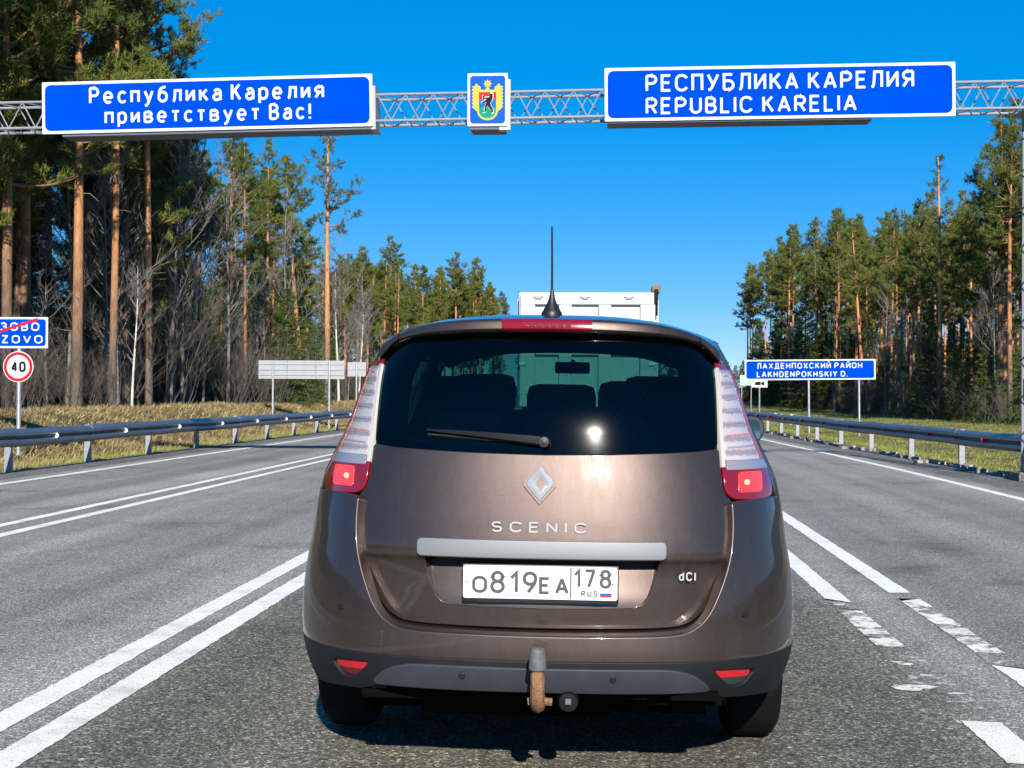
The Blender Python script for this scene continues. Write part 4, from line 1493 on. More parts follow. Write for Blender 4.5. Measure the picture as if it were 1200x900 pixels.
def panel(name, surf, outline, mat, parent, holes=(), off=0.0, depth=0.02, bev=0.003, grid=0.03, step=0.02, xform=None):
    """sheet-metal panel cut out of a body surface: outline in (q, z), edges rounded and turned in"""
    if area2(outline) < 0:
        outline = outline[::-1]
    loops = [resample(outline, step)] + [resample(h if area2(h) < 0 else h[::-1], step) for h in holes]
    pts = [p for lp in loops for p in lp]
    edges, k = [], 0
    for lp in loops:
        edges += [(k + i, k + (i + 1) % len(lp)) for i in range(len(lp))]
        k += len(lp)
    q0, q1 = min(p[0] for p in pts), max(p[0] for p in pts)
    z0, z1 = min(p[1] for p in pts), max(p[1] for p in pts)
    gq = np.arange(q0 + grid * 0.5, q1, grid)
    gz_ = np.arange(z0 + grid * 0.5, z1, grid)
    if len(gq) and len(gz_):
        A, B = np.meshgrid(gq, gz_)
        A, B = A.ravel(), B.ravel()
        ok = in_poly(A, B, loops[0])
        for h in loops[1:]:
            ok &= ~in_poly(A, B, h)
        A, B = A[ok], B[ok]
        if len(A):
            bp = np.array(pts)
            d = np.min((A[:, None] - bp[None, :, 0]) ** 2 + (B[:, None] - bp[None, :, 1]) ** 2, axis=1)
            keep = d > (grid * 0.4) ** 2
            pts = pts + list(zip(A[keep].tolist(), B[keep].tolist()))
    vc, _, fc, ov, _, _ = delaunay_2d_cdt([Vector(p) for p in pts], edges, [], 0, 1e-6)
    vc = [(v.x, v.y) for v in vc]
    cen = np.array([np.mean([vc[i] for i in f], axis=0) for f in fc])
    ok = in_poly(cen[:, 0], cen[:, 1], loops[0])
    for h in loops[1:]:
        ok &= ~in_poly(cen[:, 0], cen[:, 1], h)
    V, N = [], []
    for q, z in vc:
        nn = surf.normal(q, z)
        V.append(surf.at(q, z) + nn * off)
        N.append(nn)
    F = []
    for f, o in zip(fc, ok):
        if o:
            a, b, c = f[:3]
            if (vc[b][0] - vc[a][0]) * (vc[c][1] - vc[a][1]) - (vc[c][0] - vc[a][0]) * (vc[b][1] - vc[a][1]) < 0:
                f = f[::-1]
            F.append(tuple(f))
    lookup = {}
    for i, src_ in enumerate(ov):
        for s in src_:
            lookup[s] = i
    k = 0
    for lp in loops:
        idx = [lookup[k + i] for i in range(len(lp))]
        k += len(lp)
        m = len(idx)
        prev = idx
        outd = []
        for i in range(m):
            T = V[idx[(i + 1) % m]] - V[idx[i - 1]]
            T = T / max(1e-9, np.linalg.norm(T))
            O = np.cross(T, N[idx[i]])
            outd.append(O / max(1e-9, np.linalg.norm(O)))
        for a in (30, 60, 90, None):
            ring_ = []
            for i in range(m):
                P, NN, O = V[idx[i]], N[idx[i]], outd[i]
                if a is None:
                    p, nn = P + O * bev - NN * depth, O
                else:
                    p, nn = P + O * bev * math.sin(R(a)) - NN * bev * (1 - math.cos(R(a))), NN * math.cos(R(a)) + O * math.sin(R(a))
                V.append(p)
                N.append(nn)
                ring_.append(len(V) - 1)
            for i in range(m):
                j = (i + 1) % m
                F.append((prev[i], ring_[i], ring_[j], prev[j]))
            prev = ring_
    if xform is not None:
        V = [xform(v) for v in V]
        N = [xform(n_, True) for n_ in N]
        F = [f[::-1] for f in F]
    me = bpy.data.meshes.new(name)
    me.from_pydata([tuple(map(float, v)) for v in V], [], F)
    me.materials.append(M[mat])
    me.shade_smooth()
    me.normals_split_custom_set_from_vertices([tuple(map(float, n_)) for n_ in N])
    me.update()
    return put(name, me, parent)


def sym(half):
    """right-half polyline from top centre to bottom centre (x >= 0) -> closed symmetric outline"""
    return list(half) + [(-x, z) for x, z in reversed(half) if abs(x) > 1e-6]


def qx(surf, pts):
    return [(surf.q_of_x(x, z), z) for x, z in pts]


car = thing('car', 'brown people carrier seen from behind in the middle of the lane', 'car', (-0.21, 4.90, 0.0), (0, R(0.4), 0))

# --- tailgate lower half with its number-plate recess
recess = [(.402, .8005), (.395, .757), (.380, .715), (.360, .668), (.342, .647), (.312, .637), (.2, .633), (0, .631)]
gate_half = [(0, 1.146), (.24, 1.150), (.41, 1.156), (.53, 1.162), (.598, 1.170)] + soften([(.603, 1.165), (.607, 1.10), (.612, 1.05), (.622, 1.020), (.640, 1.000), (.6455, .985), (.645, .94), (.643, .87), (.630, .803), (.597, .715), (.554, .636), (.506, .593), (.44, .5745), (.25, .569), (0, .567)], 3)
rec_sym = sym([(0, .8005)] + recess)
gate = panel('tailgate', gate_s, qx(gate_s, sym(gate_half)), 'car_paint', car, holes=[qx(gate_s, rec_sym)], depth=0.045, bev=0.004, grid=0.0145)
rc2 = [(x * 0.985, .631 + (z - .631) * 1.06 + 0.002) for x, z in rec_sym]
panel('plate_recess', recess_s, qx(recess_s, rc2), 'car_paint', gate, depth=0.01, bev=0.002, grid=0.025)
# --- bright trim bar over the plate
bar_o = rrect(-0.414, 0.411, 0.8085, 0.8575, 0.012, 5)
panel('trim_bar', gate_s, qx(gate_s, bar_o), 'alu', gate, off=0.024, depth=0.07, bev=0.004, grid=0.03)

# --- rear window and its black border
glass_half = [(0, 1.152), (.24, 1.156), (.41, 1.162), (.53, 1.168), (.590, 1.177)] + soften([(.600, 1.19), (.6015, 1.25), (.6015, 1.34), (.600, 1.42), (.597, 1.47), (.585, 1.508), (.548, 1.534), (.482, 1.552), (.358, 1.563), (.16, 1.570), (0, 1.572)], 3)
glass_o = qx(gate_s, sym(glass_half))
clear_half = [(0, 1.172), (.30, 1.176), (.42, 1.184)] + soften([(.455, 1.190), (.478, 1.215), (.487, 1.26), (.489, 1.33), (.480, 1.41), (.452, 1.475), (.40, 1.508), (.30, 1.525), (.15, 1.532), (0, 1.534)], 3)
win = panel('rear_window', gate_s, glass_o, 'glass_rear', car, off=-0.002, depth=0.004, bev=0.001, grid=0.026)
panel('window_border', gate_s, qx(gate_s, [(x * .998, z) for x, z in sym(glass_half)]), 'frit', win, holes=[qx(gate_s, sym(clear_half))], off=-0.010, depth=0.006, bev=0.001)
# --- third brake lamp and roof spoiler
zl_f = smooth_tab([(0, 1.577), (.16, 1.575), (.358, 1.568), (.482, 1.557), (.548, 1.540), (.575, 1.520), (.60, 1.494), (.62, 1.474)])
zt_f = smooth_tab([(0, 1.622), (.09, 1.6215), (.25, 1.617), (.41, 1.604), (.50, 1.585), (.545, 1.569), (.58, 1.549), (.605, 1.530), (.62, 1.512)])
zc_f = smooth_tab([(.2, 1.620), (.5, 1.643), (.9, 1.667), (1.4, 1.674), (2.0, 1.66), (2.75, 1.60)])
def roof_z(x, y):
    return zc_f(y) - 0.085 * (abs(x) / 0.6) ** 3.2
def sp_y(x):
    X, Y, S = gate_s.prof(zl_f(abs(x)))
    return float(np.interp(abs(x), X, Y)) - 0.030
def spoiler(name, x0, x1, mat, grow=0.0, n=30):
    mb = MB()
    for i in range(n + 1):
        x = x0 + (x1 - x0) * i / n
        a = abs(x)
        y, zl, zt = sp_y(x) - grow, zl_f(a), zt_f(a)
        yj = y + 0.20
        prof = [(y + 0.06, zl + 0.001), (y + 0.012, zl), (y + 0.004, zl + 0.004), (y, zl + 0.010), (y + 0.003, zt - 0.012), (y + 0.008, zt - 0.004), (y + 0.018, zt)]
        if grow == 0:
            prof += [(y + 0.06, 0.6 * zt + 0.4 * roof_z(x, y + 0.06)), (y + 0.13, 0.25 * zt + 0.75 * roof_z(x, y + 0.13)), (yj, roof_z(x, yj)), (yj + 0.03, roof_z(x, yj + .03) - 0.01)]
        else:
            prof += [(y + 0.05, zt - 0.004)]
        m = len(prof)
        mb.v += [(x, py, pz) for py, pz in prof]
    for i in range(n):
        for k in range(m - 1):
            mb.f.append((i * m + k, (i + 1) * m + k, (i + 1) * m + k + 1, i * m + k + 1))
    mb.f += [tuple(range(m)), tuple(n * m + k for k in range(m))]
    return mb.build(name, mat, car, smooth=True)
spoiler('roof_spoiler', -0.543, 0.543, 'car_paint')
for s in (1, -1):
    spoiler('spoiler_end', s * 0.5465, s * 0.618, 'car_paint', n=8)
bl = spoiler('brake_lamp', -0.159, 0.159, 'lens_red', grow=0.004, n=10)
for k in range(7):
    x = -0.075 + k * 0.025
    MB().box(x - 0.009, x + 0.009, sp_y(x) - 0.0065, sp_y(x) - 0.003, 1.592, 1.607).build('light_cell', 'lens_orange' if False else 'lens_red', bl)

# --- tail lamps
def lamp(side):
    inner = [(.603, 1.474), (.609, 1.43), (.610, 1.35), (.611, 1.28), (.613, 1.23), (.616, 1.165), (.619, 1.10), (.625, 1.045), (.638, 1.017), (.662, 1.004)]
    S = gate_s
    def o_edge(z, d):
        return S.q_of_y(S.yr(z) + d, z, 1)
    outer = [(o_edge(1.004, .33), 1.004), (o_edge(1.03, .36), 1.022), (o_edge(1.10, .37), 1.10), (o_edge(1.20, .37), 1.20), (o_edge(1.30, .355), 1.30), (o_edge(1.40, .33), 1.40), (o_edge(1.466, .29), 1.466)]
    inn = qx(S, soften(inner, 3))
    mid = qx(S, [(.70, 1.001), (.76, 1.000)])
    ol = inn + mid + soften(outer, 3)
    fl = lambda pts: [(side * q, z) for q, z in pts]
    root = panel('tail_lamp', S, fl(ol), 'lens_red', car, off=0.004, depth=0.05, bev=0.005, grid=0.02, step=0.012)
    fi = lerp_tab(sorted([(z, x) for x, z in inner]))
    def at_in(z, d=0.0):
        return S.q_of_x(fi(z) + d, z)
    def at_out(z, u):
        return S.q_of_x(S.w(z) * u, z)
    zs = np.linspace(1.134, 1.448, 12)
    uo = lerp_tab([(1.10, .950), (1.25, .958), (1.35, .966), (1.46, .974)])
    clear = [(at_in(z, .007), z) for z in zs[::-1]] + [(at_out(z, uo(z)), z) for z in zs]
    cl = panel('clear_lens', S, fl(clear), 'lens_clear', root, off=0.007, depth=0.006, bev=0.002, grid=0.02, step=0.012)
    pk = [(at_out(z, uo(z) - .018), z) for z in zs[::-1]] + [(at_out(z, uo(z) + .002), z) for z in zs]
    panel('pink_edge', S, fl(pk), 'lens_pink', root, off=0.0082, depth=0.004, bev=0.001, grid=0.02, step=0.012)
    band = [(at_in(1.130, .010), 1.130), (at_in(1.101, .010), 1.101), (at_out(1.101, .955), 1.101), (at_out(1.130, .955), 1.130)]
    panel('grey_band', S, fl(band), 'lens_grey', root, off=0.007, depth=0.006, bev=0.002, grid=0.02, step=0.012)
    edge = [(at_in(z, -.008), z) for z in np.linspace(1.455, 1.11, 10)] + [(at_in(z, .003), z) for z in np.linspace(1.11, 1.455, 10)]
    panel('pale_edge', S, fl(edge), 'lens_pale', root, off=0.0075, depth=0.02, bev=0.001, grid=0.02, step=0.012)
    lit = [(S.q_of_x(x, z), z) for x, z in rrect(.672, .760, 1.024, 1.090, .008, 3)]
    ll = panel('lit_lens', S, fl(lit), 'lens_lit', root, off=0.007, depth=0.005, bev=0.002, grid=0.02, step=0.012)
    bulb = [(S.q_of_x(.700 + .009 * math.cos(t), 1.056 + .008 * math.sin(t)), 1.056 + .008 * math.sin(t)) for t in np.linspace(0, 2 * math.pi, 15)[:-1]]
    panel('bulb', S, fl(bulb), 'bulb_lit', root, off=0.010, depth=0.003, bev=0.002, grid=0.02, step=0.012)
    for k, z in enumerate(np.linspace(1.175, 1.425, 7)):
        d = 0.0022
        cell = [(at_in(z + d, .016), z + d), (at_in(z - d, .016), z - d), (at_out(z - d, .93), z - d + 0.004), (at_out(z + d, .93), z + d + 0.004)]
        panel('lens_divider', S, fl(cell), 'lens_facet' if k != 1 else 'lens_orange', root, off=0.009, depth=0.002, bev=0.001, grid=0.03, step=0.02)
    return root
lamp(1)
lamp(-1)

# --- bumper: painted upper, black lower
ARC_Y, ARC_Z, ARC_R = 1.10, 0.33, 0.385
def arch(z, front=False):
    d = math.sqrt(max(0.0, ARC_R ** 2 - (z - ARC_Z) ** 2))
    return ARC_Y + d if front else ARC_Y - d
ridge = soften([(.6505, .990), (.6535, .94), (.652, .87), (.641, .795), (.610, .703), (.568, .620), (.515, .572), (.44, .552), (.25, .547), (0, .545)], 3)
def side_q(S, y, z):
    return S.q_of_y(y, z, 1)
sidep = [(side_q(bump_s, arch(z), z), z) for z in (.470, .53, .59, .65, .68)] + [(side_q(bump_s, .62, .99), .99)]
right = [(bump_s.q_of_x(x, z), z) for x, z in [(0, .470), (.30, .472), (.60, .471), (.75, .472), (.85, .474)]] + sidep
topl = qx(bump_s, [(.80, .996), (.72, .994)])
out_r = right + topl + qx(bump_s, ridge)
out = out_r + [(-q, z) for q, z in reversed(out_r) if abs(q) > 1e-6]
bumper = panel('bumper', bump_s, out, 'car_paint', car, depth=0.05, bev=0.007, grid=0.028)
def by_length(pts, n):
    P = np.array(pts)
    d = np.concatenate([[0], np.cumsum(np.linalg.norm(np.diff(P, axis=0), axis=1))])
    t = np.linspace(0, d[-1], n)
    return list(zip(np.interp(t, d, P[:, 0]), np.interp(t, d, P[:, 1])))
gate_edge = gate_half[[i for i, p in enumerate(gate_half) if p[1] < .99][0]:]
ra = by_length(ridge, 70)
ga = by_length(gate_edge, 70)
lg = MB()
full_r = ra + [(-x, z) for x, z in reversed(ra[:-1])]
full_g = ga + [(-x, z) for x, z in reversed(ga[:-1])]
for (rx, rz), (gx_, gz2) in zip(full_r, full_g):
    pr3 = bump_s.at(bump_s.q_of_x(rx, rz), rz)
    dv = np.array((gx_ - rx, gz2 - rz))
    dl = max(1e-6, np.linalg.norm(dv))
    fr_ = max(0.1, (dl - 0.009) / dl)
    ex, ez = rx + dv[0] * fr_, rz + dv[1] * fr_
    pe3 = gate_s.at(gate_s.q_of_x(ex, ez), ez)
    p0 = pr3 + np.array((dv[0] / dl * .004, .002, dv[1] / dl * .004))
    lg.v += [tuple(p0), tuple(p0 * .55 + pe3 * .45 + np.array((0, -.004, 0))), tuple(pe3 + np.array((0, .006, 0))), tuple(pe3 + np.array((0, .05, 0)))]
n4 = len(full_r)
for i in range(n4 - 1):
    for k in range(3):
        lg.f.append((i * 4 + k, i * 4 + k + 1, (i + 1) * 4 + k + 1, (i + 1) * 4 + k))
lg.build('bumper_ledge', 'car_paint', bumper, smooth=True)
low = [(0, .366), (.30, .367), (.53, .366), (.575, .352), (.62, .337), (.70, .331), (.78, .320), (.84, .305)]
lowq = [(bump_s.q_of_x(x, z), z) for x, z in low] + [(side_q(bump_s, arch(z), z), z) for z in (.30, .36, .42, .462)]
lowt = [(bump_s.q_of_x(x, z), z) for x, z in [(.85, .466), (.75, .464), (.60, .463), (.30, .464), (0, .462)]]
lo_r = lowq + lowt
refl_half = [(.578, .441), (.724, .432), (.716, .400), (.690, .372), (.650, .367), (.626, .381), (.596, .414)]
hole_r = qx(bump_s, soften(refl_half + refl_half[:1], 2)[:-1])
lower = panel('bumper_skirt', bump_s, lo_r + [(-q, z) for q, z in reversed(lo_r) if abs(q) > 1e-6], 'plastic', car, holes=[hole_r, [(-q, z) for q, z in hole_r]], depth=0.04, bev=0.006, grid=0.026)
dif = [(0, .440), (.376, .441), (.463, .434), (.523, .412), (.565, .374), (.555, .3675), (0, .3675)]
panel('diffuser_plate', bump_s, qx(bump_s, sym(soften(dif[:5], 3) + dif[5:])), 'plastic_grey', lower, off=0.009, depth=0.012, bev=0.006)
for s in (1, -1):
    up = [(.582, .438), (.721, .430), (.714, .400), (.600, .405)]
    dn = [(.603, .402), (.712, .397), (.690, .376), (.650, .371), (.628, .384)]
    rb = panel('reflector', bump_s, [(s * q, z) for q, z in qx(bump_s, up)], 'reflector_bright', lower, off=-0.010, depth=0.01, bev=0.002)
    panel('reflector_lower', bump_s, [(s * q, z) for q, z in qx(bump_s, dn)], 'lens_dark' if s < 0 else 'plastic_grey', lower, off=-0.012, depth=0.01, bev=0.002)
# towing-eye cover and parking sensors
def dot(surf, x, z, r, mat, name, par, off=0.003):
    pts = [(surf.q_of_x(x + r * math.cos(t), z + r * math.sin(t)), z + r * math.sin(t)) for t in np.linspace(0, 2 * math.pi, 17)[:-1]]
    panel(name, surf, pts, mat, par, off=off, depth=0.006, bev=0.002, step=0.01)
sq = qx(bump_s, rrect(-.590, -.536, .494, .546, .007, 3))
panel('tow_eye_groove', bump_s, qx(bump_s, rrect(-.5915, -.5345, .4925, .5475, .008, 3)), 'black', bumper, off=0.0004, depth=0.004, bev=0.0003)
panel('tow_eye_cover', bump_s, sq, 'car_paint', bumper, off=0.0012, depth=0.004, bev=0.0015)
for x, z, b_ in ((-.257, .414, 0), (.244, .414, 0), (.690, .617, 1), (-.695, .611, 1)):
    dot(bump_s, x, z, 0.0095, 'black' if not b_ else 'plastic', 'parking_sensor', bumper if b_ else lower, 0.0035 if b_ else 0.012)

# --- body sides
def side_panel(name, pts, mat, s, holes=(), off=0.0, depth=0.025, parent=None, grid=0.05):
    f = lambda P: [(s * gate_s.q_of_y(y, z, 1), z) for y, z in P]
    return panel(name, gate_s, f(pts), mat, parent or car, holes=[f(h) for h in holes], off=off, depth=depth, bev=0.003, grid=grid, step=0.04)
def arc_pts(cy, r, a0, a1, n=14):
    return [(cy + r * math.cos(R(a0 + (a1 - a0) * i / n)), ARC_Z + r * math.sin(R(a0 + (a1 - a0) * i / n))) for i in range(n + 1)]
FA = 3.80
for s in (1, -1):
    lampe = [(gate_s.yr(z) + d + .012, z) for z, d in ((1.000, .40), (1.10, .37), (1.20, .37), (1.30, .355), (1.40, .33), (1.462, .29))]
    qwin = soften([(.98, 1.10), (1.36, 1.08), (1.40, 1.12), (1.39, 1.44), (1.34, 1.48), (.98, 1.46), (.88, 1.40), (.88, 1.18), (.98, 1.10)], 3)[:-1]
    dpil = [(gate_s.yr(1.50) + .20, 1.482), (gate_s.yr(1.53) + .14, 1.500), (gate_s.yr(1.54) + .13, 1.545), (.62, 1.560)]
    dpil = [(gate_s.yr(1.474) + .29, 1.474), (.53, 1.50), (.57, 1.53), (.62, 1.560)]
    q = [(.63, .985)] + lampe + dpil + [(1.448, 1.560), (1.448, .24), (ARC_Y + .375, .24)] + arc_pts(ARC_Y, ARC_R, -13, 118)
    qp = side_panel('quarter_panel', q, 'car_paint', s, [qwin])
    side_panel('side_window', qwin, 'glass_side', s, off=-0.006, depth=0.004, parent=qp)
    rwin = soften([(1.50, 1.07), (2.40, 1.05), (2.415, 1.10), (2.41, 1.49), (2.36, 1.515), (1.52, 1.50), (1.49, 1.45), (1.49, 1.12), (1.50, 1.07)], 2)[:-1]
    rd = side_panel('rear_door', [(1.454, .24), (2.446, .24), (2.446, 1.560), (1.454, 1.560)], 'car_paint', s, [rwin])
    side_panel('side_window', rwin, 'glass_side', s, off=-0.006, depth=0.004, parent=rd)
    fwin = soften([(2.50, 1.05), (3.28, 1.04), (3.30, 1.07), (2.80, 1.47), (2.70, 1.51), (2.52, 1.51), (2.49, 1.46), (2.49, 1.10), (2.50, 1.05)], 2)[:-1]
    fd = side_panel('front_door', [(2.452, .24), (FA - ARC_R - .02, .24), (FA - ARC_R - .02, .40), (3.42, .62), (3.42, .98), (3.36, 1.05), (2.80, 1.52), (2.70, 1.560), (2.452, 1.560)], 'car_paint', s, [fwin])
    side_panel('side_window', fwin, 'glass_side', s, off=-0.006, depth=0.004, parent=fd)
    for par, hy_ in ((rd, 1.60), (fd, 2.60)):
        w_ = gate_s.w(.93)
        MB().box(min(s * (w_ + .002), s * (w_ + .03)), max(s * (w_ + .002), s * (w_ + .03)), hy_, hy_ + .17, .90, .925, .008).build('door_handle', 'car_paint', par, smooth=True)
    side_panel('front_wing', [(3.426, .60)] + arc_pts(FA, ARC_R, 135, 5)[0:] + [(FA + ARC_R + .02, .24), (4.20, .24), (4.20, .80), (3.95, .90), (3.60, 1.00), (3.426, 1.03)], 'car_paint', s)
    # door mirror
    mr = MB()
    ring_n = 14
    for k, (yy, sc_) in enumerate(((2.86, .93), (2.87, 1.0), (2.93, 1.0), (3.00, .9), (3.06, .62), (3.085, .25))):
        for t in range(ring_n):
            a = 2 * math.pi * t / ring_n
            cx_, cz_ = math.copysign(abs(math.cos(a)) ** 0.7, math.cos(a)), math.copysign(abs(math.sin(a)) ** 0.7, math.sin(a))
            mr.v.append((s * (0.945 + 0.098 * sc_ * cx_ - (0.01 if cz_ < 0 else 0)), yy, 1.185 + 0.078 * sc_ * cz_))
    for k in range(5):
        for t in range(ring_n):
            t2 = (t + 1) % ring_n
            mr.f.append((k * ring_n + t, k * ring_n + t2, (k + 1) * ring_n + t2, (k + 1) * ring_n + t))
    mr.f.append(tuple(range(ring_n)))
    mo = mr.build('door_mirror', 'black', car, smooth=True)
    gl_ = MB().prism(rrect(s * 0.945 - .072, s * 0.945 + .072, 1.130, 1.240, .03, 5), 2.855, 2.8585)
    gl_.build('mirror_glass', 'mirror', mo)
    MB().box(min(s * .86, s * .94), max(s * .86, s * .90), 2.98, 3.06, 1.09, 1.14, .01).build('mirror_foot', 'black', mo)

# --- roof
mb = MB()
NYR, NXR = 26, 28
for j in range(NYR + 1):
    tt = j / NYR
    for i in range(NXR + 1):
        u = -1 + 2 * i / NXR
        x = u * 0.640
        ys0 = sp_y(min(abs(x), .618)) + 0.205
        y = ys0 + (2.74 - ys0) * tt
        mb.v.append((x, y, roof_z(x, y)))
for j in range(NYR):
    for i in range(NXR):
        a = j * (NXR + 1) + i
        mb.f.append((a, a + 1, a + NXR + 2, a + NXR + 1))
mb.build('roof', 'car_paint', car, smooth='all')
ab = MB().lathe([(.040, -.006), (.040, .004), (.034, .014), (.020, .040), (.012, .060), (.008, .085), (.004, .10)], 20, origin=(0, .74, 1.661)).build('antenna_base', 'black', car, smooth=True)
MB().tube([(0, .74, 1.74), (-.001, .735, 1.86), (-.003, .725, 1.995)], [.0045, .0042, .0035], 8).build('antenna_mast', 'black', ab, smooth=True)

# --- front of the car
front_s = Surf(smooth_tab(W_TAB), smooth_tab([(.2, .06), (.3, .02), (.5, .0), (.70, .03), (.78, .08), (.84, .22), (.90, .42), (.97, .70), (1.03, 1.00), (1.06, 1.08), (1.10, 1.14), (1.30, 1.46), (1.50, 1.74), (1.56, 1.83), (1.62, 1.92)]), lambda z: 0.42, lambda z: 3.0)
def flipy(v, is_n=False):
    return np.array((v[0], -v[1], v[2])) if is_n else np.array((v[0], 4.56 - v[1], v[2]))
def front_panel(name, z0_, z1_, mat, xf_=0.985, depth=0.02):
    zs = np.linspace(z0_, z1_, 9)
    right_ = [(front_s.q_of_x(front_s.w(z) * xf_, z), z) for z in zs]
    o = right_ + [(-q, z) for q, z in reversed(right_)]
    return panel(name, front_s, o, mat, car, depth=depth, bev=0.003, grid=0.05, step=0.05, xform=flipy)
front_panel('front_bumper', .22, .775, 'car_paint', 1.0)
front_panel('bonnet', .785, 1.045, 'car_paint', 0.99)
front_panel('windscreen', 1.055, 1.555, 'glass_front', 0.97, 0.004)
for s in (1, -1):
    pts = [(front_s.w(z) * .985, z) for z in np.linspace(1.05, 1.56, 8)]
    MB().tube([flipy(front_s.at(front_s.q_of_x(s * x, z), z)) for x, z in pts], .03, 8).build('windscreen_pillar', 'car_paint', car, smooth=True)
    hl = MB()
    hl.box(min(s * .55, s * .78), max(s * .55, s * .78), 4.25, 4.42, .66, .78, .03).build('headlamp', 'lens_clear', car, smooth=True)

# --- cabin
inn_ = 'interior'
MB().box(-.58, .58, .42, 4.1, .22, .30).build('floor_pan', 'void', car)
for s in (1, -1):
    MB().box(min(s * .582, s * .86), max(s * .582, s * .86), 1.36, 3.30, .21, .29).build('side_sill', 'void', car)
MB().box(-.62, .62, .35, .42, .30, .94).build('boot_lining', inn_, car)
MB().box(-.66, .66, .44, 1.16, .955, .975).build('parcel_shelf', inn_, car)
def seat(x, y, w, zt, hz_, name='seat'):
    st = MB().box(x - w / 2, x + w / 2, y, y + .16, .45, zt, .05).build(name, inn_, car, smooth=True)
    MB().box(x - w / 2, x + w / 2, y + .12, y + .6, .40, .56, .05).build('cushion', inn_, st, smooth=True)
    MB().box(x - .15, x + .15, y + .02, y + .13, hz_ - .20, hz_, .05).build('headrest', 'interior', st, smooth=True)
    for q in (-.05, .05):
        MB().tube([(x + q, y + .08, zt - .02), (x + q, y + .08, hz_ - .15)], .007, 6).build('headrest_rod', 'chrome', st)
    return st
seat(-.42, 1.42, .46, 1.24, 1.43)
seat(0.02, 1.42, .38, 1.22, 1.40)
seat(.44, 1.42, .46, 1.26, 1.44)
seat(-.33, .74, .50, 1.20, 1.405)
seat(.33, .74, .50, 1.22, 1.41)
seat(-.37, 2.10, .52, 1.28, 1.45)
seat(.37, 2.10, .52, 1.28, 1.42)
MB().box(-.72, .72, 3.0, 3.5, .6, 1.05, .06).build('dashboard', inn_, car, smooth=True)
MB().box(-.05, .13, 2.70, 2.73, 1.465, 1.525, .012).build('cabin_mirror', 'interior', car, smooth=True)
MB().tube([(.04, 2.73, 1.50), (.04, 2.80, 1.53)], .012, 6).build('mirror_stalk', 'interior', car)
MB().lathe([(.19, -.012), (.2, 0), (.19, .012), (.175, 0), (.19, -.012)], 28, 'y', (-.37, 2.85, 1.02)).build('steering_wheel', inn_, car, smooth=True)
mb = MB()
for j in range(13):
    for i in range(13):
        x, y = -.60 + 1.2 * i / 12, .62 + 2.08 * j / 12
        mb.v.append((x, y, roof_z(x, y) - 0.035))
for j in range(12):
    for i in range(12):
        a = j * 13 + i
        mb.f.append((a, a + 1, a + 14, a + 13))
mb.build('headliner', inn_, car)
MB().box(-.72, .72, .5, .52, .30, .50).build('boot_sill', inn_, car)

# --- wheels and underside
ct = wheel_mesh(0.322, 0.215, 0.205)
tyre_m = ct.mesh('tyre', 'rubber', 'all')
rim_m = MB().lathe([(.21, -.09), (.19, -.06), (.05, -.05), (.05, .075), (.19, .085), (.21, .095)], 28, 'x').mesh('rim', 'alloy', True)
spoke = MB()
for k in range(5):
    a = 2 * math.pi * k / 5
    spoke.tube([(.092, .04 * math.cos(a), .04 * math.sin(a)), (.088, .2 * math.cos(a), .2 * math.sin(a))], [.028, .02], 6)
spoke_m = spoke.mesh('spokes', 'alloy', True)
for yy in (ARC_Y, FA):
    for s in (1, -1):
        w_ = put('wheel', tyre_m, car, (s * .795, yy, .322))
        r_ = put('rim', rim_m, w_, (0, 0, 0), (0, 0, 0 if s > 0 else math.pi))
        put('spokes', spoke_m, w_, (0, 0, 0), (0, 0, 0 if s > 0 else math.pi))
    MB().tube([(-.7, yy, .30), (.7, yy, .30)], .05, 8).build('axle', 'void', car)
for s in (1, -1):
    for cy in (ARC_Y, FA):
        lin = MB()
        pr_ = arc_pts(cy, .375, 25, 155, 16)
        for (y, z) in pr_:
            lin.v += [(s * .62, y, z), (s * .86, y, z)]
        lin.f = [(2 * i, 2 * i + 1, 2 * i + 3, 2 * i + 2) for i in range(len(pr_) - 1)]
        lin.build('arch_liner', 'void', car)
MB().box(-.62, .62, .15, .5, .30, .36, .02).build('rear_valance', 'void', car)
MB().box(-.45, .25, .35, .85, .20, .33, .05).build('silencer', 'void', car, smooth=True)
MB().box(-.58, -.53, .14, .17, .338, .352).build('bracket_tab', 'plastic', car)
for x in (.20, .44):
    MB().box(x, x + .16, .08, .14, .335, .364).build('bracket_tab', 'void', car)

# --- tow bar
tb = MB().tube([(0, .18, .32), (0, .02, .325), (0, -.06, .335), (0, -.10, .37), (0, -.115, .44), (0, -.115, .475)], [.024, .024, .025, .0235, .0225, .018], 8).build('tow_bar', 'rust', car, smooth=True)
MB().lathe([(.0285, -.004), (.030, 0), (.028, .02), (.027, .045), (.023, .062), (.014, .068), (.0, .069)], 24, origin=(0, -.115, .466)).build('rubber_cap', 'rubber_cap', tb, smooth=True)
for s in (-1, 1):
    MB().tube([(s * .020, -.035, .345), (s * (.034 if s < 0 else .046), -.035, .343)], .013, 6).build('bolt', 'rust', tb)
MB().lathe([(.0, .0), (.030, .004), (.034, .02), (.034, .06), (.030, .075)], 20, 'y', (.098, -.01, .336)).build('tow_socket', 'sign_black', tb, smooth=True)
MB().box(.088, .108, -.018, -.008, .330, .350, .003).build('socket_flap', 'rubber_cap', tb)

